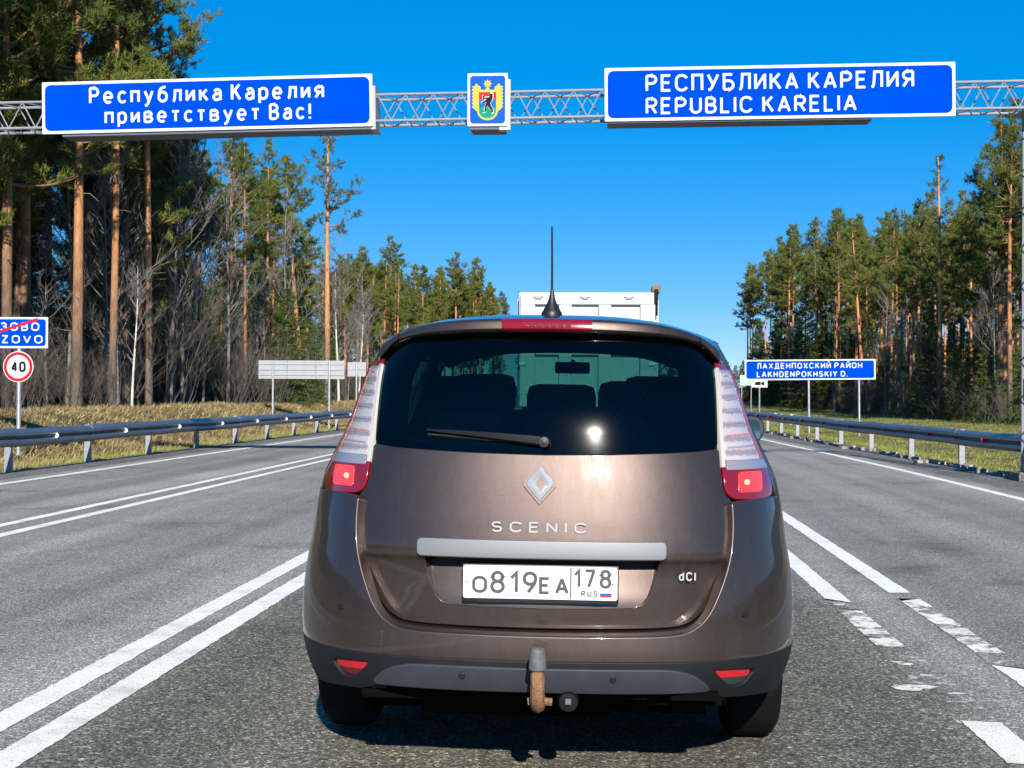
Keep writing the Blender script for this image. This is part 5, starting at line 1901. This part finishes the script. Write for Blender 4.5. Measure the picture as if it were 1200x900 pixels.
# --- badges, plate, wiper
em = MB()
def dia(hw, hh, y):
    return [(0, y, hh), (hw, y, hh * .12), (hw, y, -hh * .12), (0, y, -hh), (-hw, y, -hh * .12), (-hw, y, hh * .12)]
r0, r1, r2, r3 = dia(.046, .062, 0.004), dia(.043, .059, -.006), dia(.029, .042, -.012), dia(.0135, .026, -.003)
em.v = r0 + r1 + r2 + r3
for k in range(3):
    em.f += [(k * 6 + i, k * 6 + (i + 1) % 6, (k + 1) * 6 + (i + 1) % 6, (k + 1) * 6 + i) for i in range(6)]
em.build('emblem', 'chrome_satin', gate, loc=(-.009, .088, 1.052), rot=(-R(12), 0, 0))
MB().prism([(a * 1.18, b * 1.14) for a, _, b in dia(.046, .062, 0)], 0.0, 0.004).build('emblem_base', 'car_paint', gate, loc=(-.009, .0865, 1.052), rot=(-R(12), 0, 0))
lettering('SCENIC', 0.036, 0.320, 0.17, 0.50, -.1695, .889, 0.0, sx=1.15, depth=0.006, step=0.0001).build('badge_lettering', 'chrome_satin', gate, loc=(0, .0605, 0), rot=(-R(6) * 0, 0, 0))
lettering('dCI', 0.030, 0.056, 0.17, 0.28, .4635, .7325, 0.0, sx=1.0, depth=0.005, step=0.0001).build('badge_lettering', 'chrome_satin', gate, loc=(0, .1045, 0), rot=(0, 0, 0))
plate = MB().box(-.2665, .2605, .064, .078, .652, .781, .004).build('plate_frame', 'black', car, smooth=True)
pm_ = MB().prism(rrect(-.2625, .2565, .666, .777, .008, 4), .0610, .0635).build('number_plate', 'plate', plate)
PX, PZ = -.2625, .666
yy_ = .0604
lettering('О', .058, .052, .18, .2, PX + .030, PZ + .017, yy_, step=0.00012).build('plate_characters', 'plate_ink', plate)
lettering('819', .076, .158, .15, .22, PX + .092, PZ + .017, yy_, step=0.00012).build('plate_characters', 'plate_ink', plate)
lettering('ЕА', .058, .100, .18, .28, PX + .256, PZ + .017, yy_, step=0.00012).build('plate_characters', 'plate_ink', plate)
lettering('178', .064, .126, .16, .22, PX + .372, PZ + .040, yy_, step=0.00012).build('plate_characters', 'plate_ink', plate)
lettering('RUS', .020, .055, .2, .35, PX + .398, PZ + .012, yy_, step=0.00012).build('plate_characters', 'plate_ink', plate)
MB().box(PX + .3605, PX + .3650, .0604, .0609, PZ + .003, PZ + .108).build('plate_divider', 'plate_ink', plate)
for k, c_ in enumerate(('sign_white', 'crest_blue', 'crest_red')):
    MB().box(PX + .461, PX + .500, .0603, .0609, PZ + .011 + (2 - k) * .0065, PZ + .0175 + (2 - k) * .0065).build('flag_stripe', c_, plate)
for x in (PX + .014, PX + .502):
    MB().lathe([(.003, 0), (.003, -.001), (.0005, -.0012)], 8, 'y', (x, .0608, PZ + .055)).build('plate_screw', 'plate_ink', plate)
MB().box(-.212, .212, .0598, .0635, .653, .6625, .001).build('frame_caption_strip', 'plastic', plate)
# wiper
def wy(x, z, d):
    X_, Y_, S_ = gate_s.prof(z)
    return float(np.interp(abs(x), X_, Y_)) - d
wp = MB()
armp = [(.004, 1.194, .030), (-.05, 1.200, .034), (-.15, 1.209, .030), (-.26, 1.218, .024), (-.36, 1.224, .018), (-.405, 1.2275, .012)]
hw_ = [.0155, .0150, .0120, .0085, .0060, .0035]
for (x, z, d), h_ in zip(armp, hw_):
    y = wy(x, z, d)
    wp.v += [(x, y, z + h_), (x, y - .006, z + h_ * .4), (x, y - .004, z - h_ * .6), (x, y + .006, z - h_), (x, y + .016, z - h_ * .5), (x, y + .016, z + h_ * .7)]
for i in range(len(armp) - 1):
    wp.f += [(i * 6 + k, i * 6 + (k + 1) % 6, (i + 1) * 6 + (k + 1) % 6, (i + 1) * 6 + k) for k in range(6)]
wp.f += [tuple(range(6)), tuple(range(30, 36))]
wo = wp.build('wiper_arm', 'black', car, smooth=True)
MB().lathe([(.021, 0), (.021, -.028), (.017, -.036), (.0, -.038)], 18, 'y', (.002, wy(0, 1.193, 0.0), 1.193)).build('wiper_pivot', 'black', wo, smooth=True)
MB().tube([(x, wy(x, z - .018, .006), z - .014) for x, z in ((-.03, 1.205), (-.2, 1.2125), (-.4, 1.2255))], .0045, 6).build('wiper_blade', 'black', wo)

# ------------------------------------------------------------------ trees
def blades(P, D, L, Wd, r, flat=0.0):
    """thin triangles rooted at P along D"""
    n = len(P)
    side = np.cross(D, r.normal(size=(n, 3)))
    side /= np.maximum(1e-6, np.linalg.norm(side, axis=1, keepdims=True))
    a = P - side * (Wd / 2)[:, None]
    b = P + side * (Wd / 2)[:, None]
    c = P + D * L[:, None]
    return np.stack([a, b, c], 1).reshape(-1, 3)


def tri_mesh(name, V, mat):
    me = bpy.data.meshes.new(name)
    n = len(V)
    me.vertices.add(n)
    me.vertices.foreach_set('co', np.asarray(V, np.float32).ravel())
    me.loops.add(n)
    me.loops.foreach_set('vertex_index', np.arange(n, dtype=np.int32))
    me.polygons.add(n // 3)
    me.polygons.foreach_set('loop_start', np.arange(0, n, 3, dtype=np.int32))
    me.polygons.foreach_set('loop_total', np.full(n // 3, 3, np.int32))
    me.materials.append(M[mat])
    me.update(calc_edges=True)
    me.validate()
    return me


def norm(v):
    return v / np.maximum(1e-9, np.linalg.norm(v, axis=-1, keepdims=True))


def trunk_path(r, H, lean, bend=0.10):
    n = 12
    ph = r.uniform(0, 6.28, 2)
    return [np.array((lean[0] * t * H + bend * math.sin(3.1 * t + ph[0]) * t * H * 0.1, lean[1] * t * H + bend * math.sin(2.7 * t + ph[1]) * t * H * 0.1, t * H)) for t in np.linspace(0, 1, n)]


def on_path(path, t):
    f = t * (len(path) - 1)
    i = min(int(f), len(path) - 2)
    return path[i] + (path[i + 1] - path[i]) * (f - i)


def make_pine(seed, H=16.0, cb=0.45, cr=2.0, rad=0.20, nb=46, dens=1.0, lean=(0, 0), shape=0.35):
    r = np.random.default_rng(seed)
    path = trunk_path(r, H, lean)
    tr = MB().tube([(0, 0, -0.6) if i == 0 else tuple(p) for i, p in enumerate(path)], [max(0.02, rad * (1.25 if i == 0 else 1.0 - 0.82 * (i / 11) ** 1.2)) for i in range(12)], 10, cap=False)
    limbs, dead = MB(), MB()
    TP, TD = [], []
    for k in range(nb):
        u = (k + r.uniform(0, 1)) / nb
        u = u ** 0.92
        t = cb + (1 - cb) * u * 0.985
        base = on_path(path, t)
        env = (min(1.0, (u + 0.10) / shape) ** 0.7) * (max(0.0, 1 - max(0.0, u - shape) / (1 - shape)) ** 0.75 + 0.10)
        ln = cr * env * r.uniform(0.55, 1.18)
        if ln < 0.15:
            ln = 0.18
        az = r.uniform(0, 2 * math.pi)
        el = R(-12 + 62 * u + r.normal() * 9)
        d = np.array((math.cos(az) * math.cos(el), math.sin(az) * math.cos(el), math.sin(el)))
        pts = [base]
        cur = base.copy()
        dd = d.copy()
        nseg = 5
        for s in range(nseg):
            dd = norm(dd + np.array((0, 0, 0.13)) + r.normal(size=3) * 0.10)
            cur = cur + dd * ln / nseg
            pts.append(cur.copy())
        r0 = 0.012 + 0.016 * ln
        limbs.tube([tuple(p) for p in pts], [r0 * (1 - 0.8 * i / nseg) for i in range(nseg + 1)], 4, cap=False)
        nl = max(3, int(ln * 5.2 * dens))
        for j in range(nl):
            f = r.uniform(0.30, 1.0)
            bp = on_path(pts, f)
            la = r.uniform(0, 2 * math.pi)
            ld = norm(dd * 0.75 + np.array((math.cos(la), math.sin(la), r.normal() * 0.28 + 0.12)) * 0.85)
            ll = ln * r.uniform(0.14, 0.36) + 0.12
            ep = bp + ld * ll
            if ll > 0.3:
                limbs.tube([tuple(bp), tuple(ep)], [0.010, 0.004], 3, cap=False)
            m = max(3, int(ll * 8.5 * dens + 2))
            for q in range(m):
                fr = r.uniform(0.35, 1.05)
                TP.append(bp + ld * ll * fr + r.normal(size=3) * 0.07 * np.array((1, 1, 0.6)))
                TD.append(norm(ld * 0.7 + np.array((0, 0, 0.45)) + r.normal(size=3) * 0.25))
    TP, TD = np.array(TP), np.array(TD)
    nn = 10
    P = np.repeat(TP, nn, 0)
    D = np.repeat(TD, nn, 0)
    D = norm(D + r.normal(size=D.shape) * 0.62)
    P = P + r.normal(size=P.shape) * 0.035
    V = blades(P, D, r.uniform(0.12, 0.24, len(P)), r.uniform(0.020, 0.036, len(P)), r)
    # dead stubs below the crown
    for k in range(int(r.integers(7, 16))):
        t = r.uniform(cb * 0.30, cb * 1.05)
        b = on_path(path, t)
        az = r.uniform(0, 2 * math.pi)
        ln = r.uniform(0.3, 1.5) * (0.5 + t)
        d = np.array((math.cos(az), math.sin(az), r.uniform(-0.25, 0.35)))
        p1 = b + d * ln * 0.5
        p2 = p1 + norm(d + r.normal(size=3) * 0.3) * ln * 0.5
        dead.tube([tuple(b), tuple(p1), tuple(p2)], [0.020, 0.013, 0.005], 4, cap=False)
    return (tr.mesh('trunk', 'bark', 'all'), limbs.mesh('limbs', 'limb', 'all'), tri_mesh('crown', V, 'needles'), dead.mesh('dead_branches', 'twig', 'all'))


def make_spruce(seed, H=8.0, cr=1.7, cb=0.04, dens=1.0):
    r = np.random.default_rng(seed)
    path = trunk_path(r, H, (0, 0), 0.04)
    tr = MB().tube([(0, 0, -0.5) if i == 0 else tuple(p) for i, p in enumerate(path)], [max(0.01, 0.016 * H * (1 - 0.93 * i / 11)) for i in range(12)], 8, cap=False)
    limbs = MB()
    TP, TD = [], []
    nw = int(H * 4.2)
    for k in range(nw):
        u = k / nw
        t = cb + (1 - cb) * u
        base = on_path(path, min(t, .99))
        for b in range(int(6 + r.integers(0, 3))):
            az = r.uniform(0, 6.283)
            ln = cr * (1 - u) ** 0.85 * r.uniform(0.65, 1.15) + 0.10
            el = R(-18 + 45 * u + r.normal() * 7)
            d = np.array((math.cos(az) * math.cos(el), math.sin(az) * math.cos(el), math.sin(el)))
            tip = base + d * ln + np.array((0, 0, 0.12 * ln))
            limbs.tube([tuple(base), tuple(tip)], [0.012, 0.004], 3, cap=False)
            m = int(ln * 15 * dens) + 3
            f = r.uniform(0.22, 1.05, m)
            sd = np.array((-d[1], d[0], 0))
            lat = r.normal(size=m) * 0.24 * ln * (1.05 - f)
            TP.append(base + np.outer(f, tip - base) + np.outer(lat, sd) + r.normal(size=(m, 3)) * 0.04 + np.array((0, 0, -0.03)))
            TD.append(norm(np.tile(d, (m, 1)) + np.outer(np.sign(lat), sd) * 0.8 + np.array((0, 0, -0.22)) + r.normal(size=(m, 3)) * 0.25))
    TP, TD = np.concatenate(TP), np.concatenate(TD)
    nn = 7
    P = np.repeat(TP, nn, 0)
    D = norm(np.repeat(TD, nn, 0) + r.normal(size=(len(TP) * nn, 3)) * 0.5)
    V = blades(P, D, r.uniform(0.10, 0.20, len(P)), r.uniform(0.020, 0.036, len(P)), r)
    return (tr.mesh('trunk', 'spruce_bark', 'all'), limbs.mesh('limbs', 'spruce_bark', 'all'), tri_mesh('crown', V, 'needles_spruce'))


def make_bare(seed, H=9.0, rad=0.09, stems=1, bark='grey_bark', spread=0.5, cb=0.3, levels=3):
    r = np.random.default_rng(seed)
    tr, tw = MB(), MB()
    def grow(p, d, ln, rd, lev, mbx_):
        pts, cur, dd = [p], p.copy(), d.copy()
        ns = 4
        for s in range(ns):
            dd = norm(dd + r.normal(size=3) * 0.13 + np.array((0, 0, 0.10)))
            cur = cur + dd * ln / ns
            pts.append(cur.copy())
        mbx_.tube([tuple(q) for q in pts], [rd * (1 - 0.75 * i / ns) for i in range(ns + 1)], 4 if lev < levels - 1 else 3, cap=False)
        if lev <= 0:
            return
        for k in range(int(4 + r.integers(0, 4))):
            f = r.uniform(0.3, 1.0)
            bp = on_path(pts, f)
            a = r.uniform(0, 6.283)
            nd = norm(dd * 0.9 + np.array((math.cos(a), math.sin(a), r.uniform(-.1, .5))) * (spread + 0.25))
            grow(bp, nd, ln * r.uniform(0.28, 0.55), rd * 0.42, lev - 1, tw)
    for s in range(stems):
        a = r.uniform(0, 6.283)
        b = np.array((math.cos(a), math.sin(a), 0)) * (0.25 * (stems > 1)) * r.uniform(0, 1.4)
        h = H * r.uniform(0.75, 1.1)
        if stems == 1:
            path = trunk_path(r, h, (r.normal() * .015, r.normal() * .015), 0.25)
            tr.tube([(path[0][0], path[0][1], -0.5)] + [tuple(p) for p in path[1:]], [rad * (1 - 0.9 * i / 11) for i in range(12)], 7, cap=False)
            for k in range(int(20 + r.integers(0, 8))):
                t = r.uniform(cb, 0.97)
                az = r.uniform(0, 6.283)
                d = norm(np.array((math.cos(az) * spread * 1.6, math.sin(az) * spread * 1.6, 0.75)))
                grow(on_path(path, t), d, H * 0.26 * (1.15 - t) + 0.3, rad * 0.35, levels - 1, tw)
        else:
            d = norm(np.array((math.cos(a) * spread, math.sin(a) * spread, 1.0)))
            grow(b + np.array((0, 0, -0.1)), d, h, rad * r.uniform(0.6, 1.0), levels, tr)
    return (tr.mesh('trunk' if stems == 1 else 'stems', bark, 'all'), tw.mesh('twigs', bark if bark != 'birch_bark' else 'grey_bark', 'all'))


PINES = [make_pine(1, 16.5, 0.46, 2.1, 0.172, 58, 1.25), make_pine(2, 17.0, 0.40, 2.4, 0.189, 66, 1.3), make_pine(3, 15.5, 0.55, 1.8, 0.146, 46, 1.2),
         make_pine(4, 16.0, 0.50, 1.6, 0.129, 44, 1.15, (0.02, 0)), make_pine(5, 17.5, 0.58, 2.0, 0.163, 46, 1.2, (-0.015, 0)), make_pine(6, 15.0, 0.38, 1.9, 0.146, 56, 1.15),
         make_pine(7, 14.0, 0.30, 2.2, 0.155, 60, 1.3, shape=0.25), make_pine(8, 16.0, 0.62, 1.5, 0.120, 36, 1.15, (-0.02, 0.01))]
LEANER = make_pine(21, 15.0, 0.60, 1.7, 0.16, 40, 1.15, (-0.10, 0.0))
THIN = make_pine(22, 16.0, 0.50, 1.55, 0.17, 34, 0.8, (0.0, 0.0), 0.3)
SPRUCES = [make_spruce(31, 7.5, 1.7), make_spruce(32, 5.0, 1.35), make_spruce(33, 10.0, 1.9)]
BARES = [make_bare(41, 9.0, 0.075, 1, 'birch_bark', 0.45, 0.30), make_bare(42, 11.0, 0.10, 1, 'grey_bark', 0.5, 0.35), make_bare(43, 7.5, 0.06, 1, 'grey_bark', 0.6, 0.2)]
SHRUBS = [make_bare(51, 1.9, 0.018, 9, 'shrub_twig', 0.55, 0, 2), make_bare(52, 2.6, 0.022, 8, 'shrub_twig', 0.45, 0, 2), make_bare(53, 1.4, 0.014, 11, 'shrub_twig', 0.7, 0, 2)]

NAMES = {'pine': ('trunk', 'limbs', 'crown', 'dead_branches'), 'spruce': ('trunk', 'limbs', 'crown'), 'bare': ('trunk', 'twigs'), 'shrub': ('stems', 'twigs')}
frng = np.random.default_rng(77)


def plant(kind, meshes, x, y, scale, label, cat, group=None, rot=None, name=None, tilt=(0, 0), wide=1.0):
    root = thing(name or {'pine': 'pine_tree', 'spruce': 'spruce_tree', 'bare': 'bare_tree', 'shrub': 'bare_shrub'}[kind], label, cat, (x, y, gzp(x, y)), (tilt[0], tilt[1], frng.uniform(0, 6.28) if rot is None else rot), group)
    root.scale = (scale * wide, scale * wide, scale)
    for nm, me in zip(NAMES[kind], meshes):
        put(nm, me, root)
    return root


# front-row trees that can be told apart on the left (x, y from where their feet stand)
plant('pine', PINES[1], -14.9, 41.0, 1.02, wide=0.86, label='thick straight orange-barked pine, nearest big trunk right of the speed sign', cat='pine tree')
plant('pine', PINES[4], -14.7, 43.4, 0.98, 'slimmer pale orange pine second from the speed sign', 'pine tree', wide=0.8)
plant('pine', PINES[0], -15.2, 48.5, 1.04, 'dark-trunked pine standing left of the bare thicket', 'pine tree', wide=0.9)
plant('bare', BARES[0], -14.6, 45.0, 0.62, 'thin crooked pale birch sapling between the two nearest pines', 'birch tree')
plant('bare', BARES[1], -16.0, 54.0, 0.85, 'tall grey leafless tree behind the bare thicket on the left', 'bare tree')
plant('pine', PINES[3], -15.2, 62.0, 0.70, 'orange pine trunk rising just left of the grey sign back', 'pine tree')
plant('pine', LEANER, -15.6, 76.5, 0.86, 'slanting orange pine leaning left above the grey sign back', 'pine tree', rot=0.0)
plant('pine', THIN, -14.6, 77.5, 1.00, 'tall straight pine with sparse top, highest left of the gap', 'pine tree', rot=1.0)
plant('bare', BARES[0], -14.7, 81.5, 1.05, 'white-stemmed leafless birch right beside the tall sparse pine', 'birch tree')
plant('bare', BARES[0], -14.4, 86.5, 0.85, 'pale leafless birch with spreading twigs just left of the car roof', 'birch tree', rot=2.0)
plant('spruce', SPRUCES[0], -14.6, 67.5, 0.72, 'dense green young spruce behind the long grey sign back', 'spruce tree', wide=1.25)
plant('spruce', SPRUCES[1], -14.4, 71.5, 0.85, 'low bushy spruce under the right end of the grey sign back', 'spruce tree')
placed = [(-14.9, 41), (-14.7, 43.4), (-15.2, 48.5), (-16, 54), (-15.2, 62), (-15.6, 76.5), (-14.6, 77.5)]


def ok_spot(x, y, d):
    for a, b in placed:
        if (a - x) ** 2 + (b - y) ** 2 < d * d:
            return False
    placed.append((x, y))
    return True


def left_height(y):
    return float(np.interp(y, [20, 46, 49, 54, 70, 75, 84, 92, 102, 120, 167, 200, 260], [1.10, 1.08, 0.92, 0.68, 0.68, 0.80, 0.72, 0.60, 0.62, 0.72, 0.92, 1.0, 1.0]))


# near left corner: big bushy crowns that fill the top left of the view
for k in range(24):
    for _ in range(40):
        y = float(frng.uniform(37, 57))
        x = -15.9 - float(frng.uniform(0, 11))
        if ok_spot(x, y, 1.35):
            break
    plant('pine', PINES[(0, 1, 5, 6)[k % 4]], x, y, (1.10 if y < 47 else 0.92) * frng.uniform(0.95, 1.1), 'bushy-crowned pine in the near left corner of the forest behind the signs', 'pine tree', 'bushy pines in the near left corner')
for k, (x, y, sc) in enumerate(((-16.6, 55.5, 0.80), (-18.4, 58.0, 0.86), (-17.4, 60.5, 0.76), (-20.5, 61.5, 0.92), (-19.0, 65.0, 0.84), (-22.5, 64.0, 0.98), (-17.0, 66.5, 0.74))):
    placed.append((x, y))
    plant('pine', PINES[(5, 6, 0, 1, 5, 6, 1)[k]], x, y, sc, 'green pine filling the stand under the right half of the greeting sign', 'pine tree', 'pines under the greeting sign')
for k, (x, y, sc) in enumerate(((-15.6, 52.5, 0.95), (-16.2, 56.8, 1.05), (-15.4, 59.8, 0.85))):
    plant('bare', BARES[1], x, y, sc, ('tall leafless pale grey tree in the thicket, left one of three', 'tall leafless pale grey tree in the thicket, middle one of three', 'tall leafless pale grey tree in the thicket, right one of three')[k], 'bare tree', rot=1.3 * k)
# the left forest behind the front row
count = 0
tries = 0
while count < 135 and tries < 6000:
    tries += 1
    y = 30 + 215 * frng.uniform() ** 1.45
    depth = frng.uniform() ** 1.3
    x = -14.9 - depth * 17
    if x > -15.6 and y < 90:
        continue
    if not ok_spot(x, y, 1.55 if y < 110 else 2.2):
        continue
    k = int(frng.integers(0, len(PINES)))
    sc = left_height(y) * frng.uniform(0.86, 1.10)
    far = 'tall pine in the dense stand left of the road beyond the gap' if y > 100 else 'orange-trunked pine deep in the near left forest behind the front row'
    plant('pine', PINES[k], x, y, sc, far, 'pine tree', 'pines of the far left stand' if y > 100 else 'pines deep in the near left forest')
    count += 1
for k in range(16):
    y = float(frng.uniform(45, 150))
    x = -17 - float(frng.uniform(0, 9))
    if ok_spot(x, y, 1.6):
        plant('spruce', SPRUCES[int(frng.integers(0, 3))], x, y, frng.uniform(0.7, 1.15), 'dark spruce among the pine trunks of the left forest', 'spruce tree', 'spruces inside the left forest')
for k in range(150):
    y = 34 + 130 * float(frng.uniform()) ** 1.35
    x = -22 - float(frng.uniform(0, 24))
    plant('spruce', SPRUCES[int(frng.integers(0, 3))], x, y, frng.uniform(0.7, 1.25), 'shaded spruce far back between the trunks of the left forest', 'spruce tree', 'background spruces of the left forest', wide=1.4)
for k in range(30):
    y = 38 + 67 * float(frng.uniform()) ** 1.3
    x = -15.2 - float(frng.uniform(0, 5))
    plant('bare', BARES[1 + int(frng.integers(0, 2))], x, y, frng.uniform(0.5, 1.0), 'leafless grey sapling among the left forest trunks', 'bare tree', 'leafless saplings in the left forest')
for k in range(70):
    y = 36 + 62 * float(frng.uniform()) ** 1.0
    x = -14.9 - abs(float(frng.normal())) * 1.6
    big = 1.35 if 48 < y < 64 else 0.9
    plant('shrub', SHRUBS[int(frng.integers(0, 3))], x, y, big * frng.uniform(0.7, 1.25), 'leafless brown shrub in the thicket along the left forest edge', 'shrub', 'bare shrubs along the left forest edge')
for k in range(6):
    plant('shrub', SHRUBS[1], -14.3 - float(frng.uniform(0, 1)), 60 + k * 1.7, frng.uniform(0.8, 1.0), 'tan leafless shrub beside the post of the grey sign back', 'shrub', 'tan shrubs by the grey sign back')

# right forest: from the frame edge to where the road disappears
def right_height(y):
    return float(np.interp(y, [60, 78, 92, 97, 104, 112, 130, 150, 175, 215], [1.10, 1.10, 1.06, 0.86, 0.98, 0.94, 1.04, 1.18, 1.24, 1.14]))
placed += [(22.8, 86.0), (21.9, 96.5)]
plant('pine', PINES[6], 23.4, 89.0, 1.30, 'broad dense pine at the right edge beside the gantry column', 'pine tree')
plant('pine', THIN, 22.0, 98.5, 1.08, 'tall thin pine with sparse top standing out on the right', 'pine tree')
plant('pine', LEANER, 21.2, 121.0, 1.05, 'bright slanting orange pine trunk above the district sign', 'pine tree', rot=0.4)
count = 0
tries = 0
while count < 135 and tries < 6000:
    tries += 1
    y = 70 + 145 * frng.uniform() ** 0.95
    depth = frng.uniform() ** 1.4
    x = (21.6 if y < 150 else 20.6) + depth * 22
    if not ok_spot(x, y, 1.9):
        continue
    k = (2, 3, 4, 7, 0, 2, 4, 7, 3, 5)[int(frng.integers(0, 10))]
    sc = right_height(y) * frng.uniform(0.86, 1.10)
    front = depth < 0.22
    plant('pine', PINES[k], x, y, sc, 'orange-trunked pine in the sunlit front rows of the right forest' if front else 'pine standing in the shaded depth of the right forest', 'pine tree', 'front-row pines of the right forest' if front else 'inner pines of the right forest', wide=0.9)
    count += 1
for k in range(34):
    y = float(frng.uniform(74, 205))
    x = 21.3 + abs(float(frng.normal())) * 4.0
    plant('spruce', SPRUCES[int(frng.integers(0, 3))], x, y, frng.uniform(0.35, 0.95), 'young spruce growing under the pines of the right forest', 'spruce tree', 'young spruces under the right forest')
for k in range(120):
    y = 74 + 150 * float(frng.uniform())
    x = 27 + float(frng.uniform(0, 26))
    plant('spruce', SPRUCES[int(frng.integers(0, 3))], x, y, frng.uniform(0.6, 1.15), 'shaded spruce far back between the trunks of the right forest', 'spruce tree', 'background spruces of the right forest', wide=1.4)
for k in range(46):
    y = float(frng.uniform(70, 150))
    x = 20.9 + abs(float(frng.normal())) * 2.0
    plant('shrub', SHRUBS[int(frng.integers(0, 3))], x, y, frng.uniform(0.8, 1.5), 'grey leafless shrub at the foot of the right forest', 'shrub', 'bare shrubs along the right forest edge')
for k in range(10):
    y = float(frng.uniform(74, 120))
    x = 21.5 + abs(float(frng.normal())) * 3.0
    plant('bare', BARES[1 + k % 2], x, y, frng.uniform(0.5, 0.9), 'leafless grey sapling in the right forest edge', 'bare tree', 'leafless saplings in the right forest')

for k in range(34):
    y = float(frng.uniform(150, 218))
    x = 20.8 + float(frng.uniform(0, 1)) ** 1.5 * 15
    plant('spruce', SPRUCES[2 if k % 3 else 0], x, y, frng.uniform(0.75, 1.35), 'dark spruce at the far left end of the right forest', 'spruce tree', 'spruces at the far end of the right forest', wide=1.1)

# far treeline closing the road
for k in range(44):
    x = -60 + 170 * k / 43 + float(frng.normal()) * 1.5
    y = 470 + float(frng.uniform(-45, 60))
    plant('pine', PINES[int(frng.integers(0, 8))], x, y, frng.uniform(0.72, 0.98), 'distant pine in the treeline where the road ends', 'pine tree', 'distant treeline across the road', wide=1.4)

for k in range(46):
    x = -20 + 130 * k / 45 + float(frng.normal()) * 1.5
    y = 440 + float(frng.uniform(-25, 60))
    plant('spruce', SPRUCES[2], x, y, frng.uniform(0.85, 1.35), 'distant spruce in the treeline where the road ends', 'spruce tree', 'distant spruces across the road', wide=1.5)

ORD = ['first', 'second', 'third', 'fourth', 'fifth', 'sixth', 'seventh', 'eighth', 'ninth', 'tenth', 'eleventh', 'twelfth', 'thirteenth', 'fourteenth', 'fifteenth', 'sixteenth', 'seventeenth', 'eighteenth', 'nineteenth', 'twentieth'] + ['twenty-' + w for w in ('first', 'second', 'third', 'fourth', 'fifth', 'sixth', 'seventh', 'eighth', 'ninth')]
def number_off(group, text):
    """label the members of a row one by one, in the order they stand from left to right in the view"""
    row = sorted([o for o in bpy.data.objects if o.get('group') == group], key=lambda o: o.location.x / o.location.y)
    for k, o in enumerate(row):
        w = ORD[k] if k < 29 else ORD[len(row) - 1 - k] if len(row) - 1 - k < 29 else None
        if w:
            o['label'] = text % (w, 'left' if k < 29 else 'right')
number_off('front-row pines of the right forest', 'orange-trunked front-row pine of the right forest, %s from its %s end')
number_off('leafless saplings in the left forest', 'leafless grey sapling in the left forest, %s of its kind from the %s')
number_off('spruces inside the left forest', 'dark spruce among the left forest trunks, %s of its kind from the %s')
number_off('leafless saplings in the right forest', 'leafless grey sapling at the right forest edge, %s of its kind from the %s')
number_off('young spruces under the right forest', 'young spruce under the right forest pines, %s of its kind from the %s')
number_off('bushy pines in the near left corner', 'bushy-crowned pine in the near left forest corner, %s of its kind from the %s')
number_off('pines under the greeting sign', 'green pine in the stand below the greeting sign, %s of its kind from the %s')
number_off('spruces at the far end of the right forest', 'dark spruce at the right forest far end, %s of them from the %s')
number_off('tan shrubs by the grey sign back', 'tan leafless shrub beside the long sign back post, %s from the %s')

# ------------------------------------------------------------------ grass
def grass(name, label, n, x0, x1, y0, y1, mat, h0, h1, lean, seed, dens_pow=1.6, avoid=None):
    r = np.random.default_rng(seed)
    y = y0 + (y1 - y0) * r.uniform(size=n) ** dens_pow
    x = r.uniform(x0, x1, n)
    keep = (np.sin(x * 1.7 + 2 * np.sin(y * .6)) * np.cos(y * 1.1 - x) + r.normal(size=n) * 0.7) > -0.5
    x, y = x[keep], y[keep]
    n = len(x)
    P = np.stack([x, y, ground_z(x, y) - 0.02], 1)
    D = norm(np.stack([r.normal(size=n) * 0.5 + lean[0], r.normal(size=n) * 0.5 + lean[1], np.full(n, 0.8)], 1))
    L = r.uniform(h0, h1, n)
    V = blades(P, D, L, L * 0.10 + 0.008, r)
    o = put(name, tri_mesh(name, V, mat))
    tag(o, label, 'grass', kind='stuff')
grass('dry_grass', 'dry yellow grass on the bank left of the road', 80000, -15.4, -10.35, 18, 105, 'dry_grass', 0.07, 0.21, (0.5, -0.35), 3)
grass('brown_grass', 'matted reddish brown dead grass in patches on the left bank', 26000, -15.2, -10.8, 18, 100, 'brown_grass', 0.07, 0.23, (0.7, -0.5), 9)
grass('green_grass', 'fresh green grass at the foot of the left guardrail', 14000, -11.0, -10.2, 18, 70, 'green_grass', 0.06, 0.17, (0, 0), 4)
grass('verge_grass', 'green and straw grass on the verge right of the road', 110000, 7.25, 23.0, 24, 170, 'green_grass', 0.07, 0.17, (0.1, -0.1), 5, 1.35)
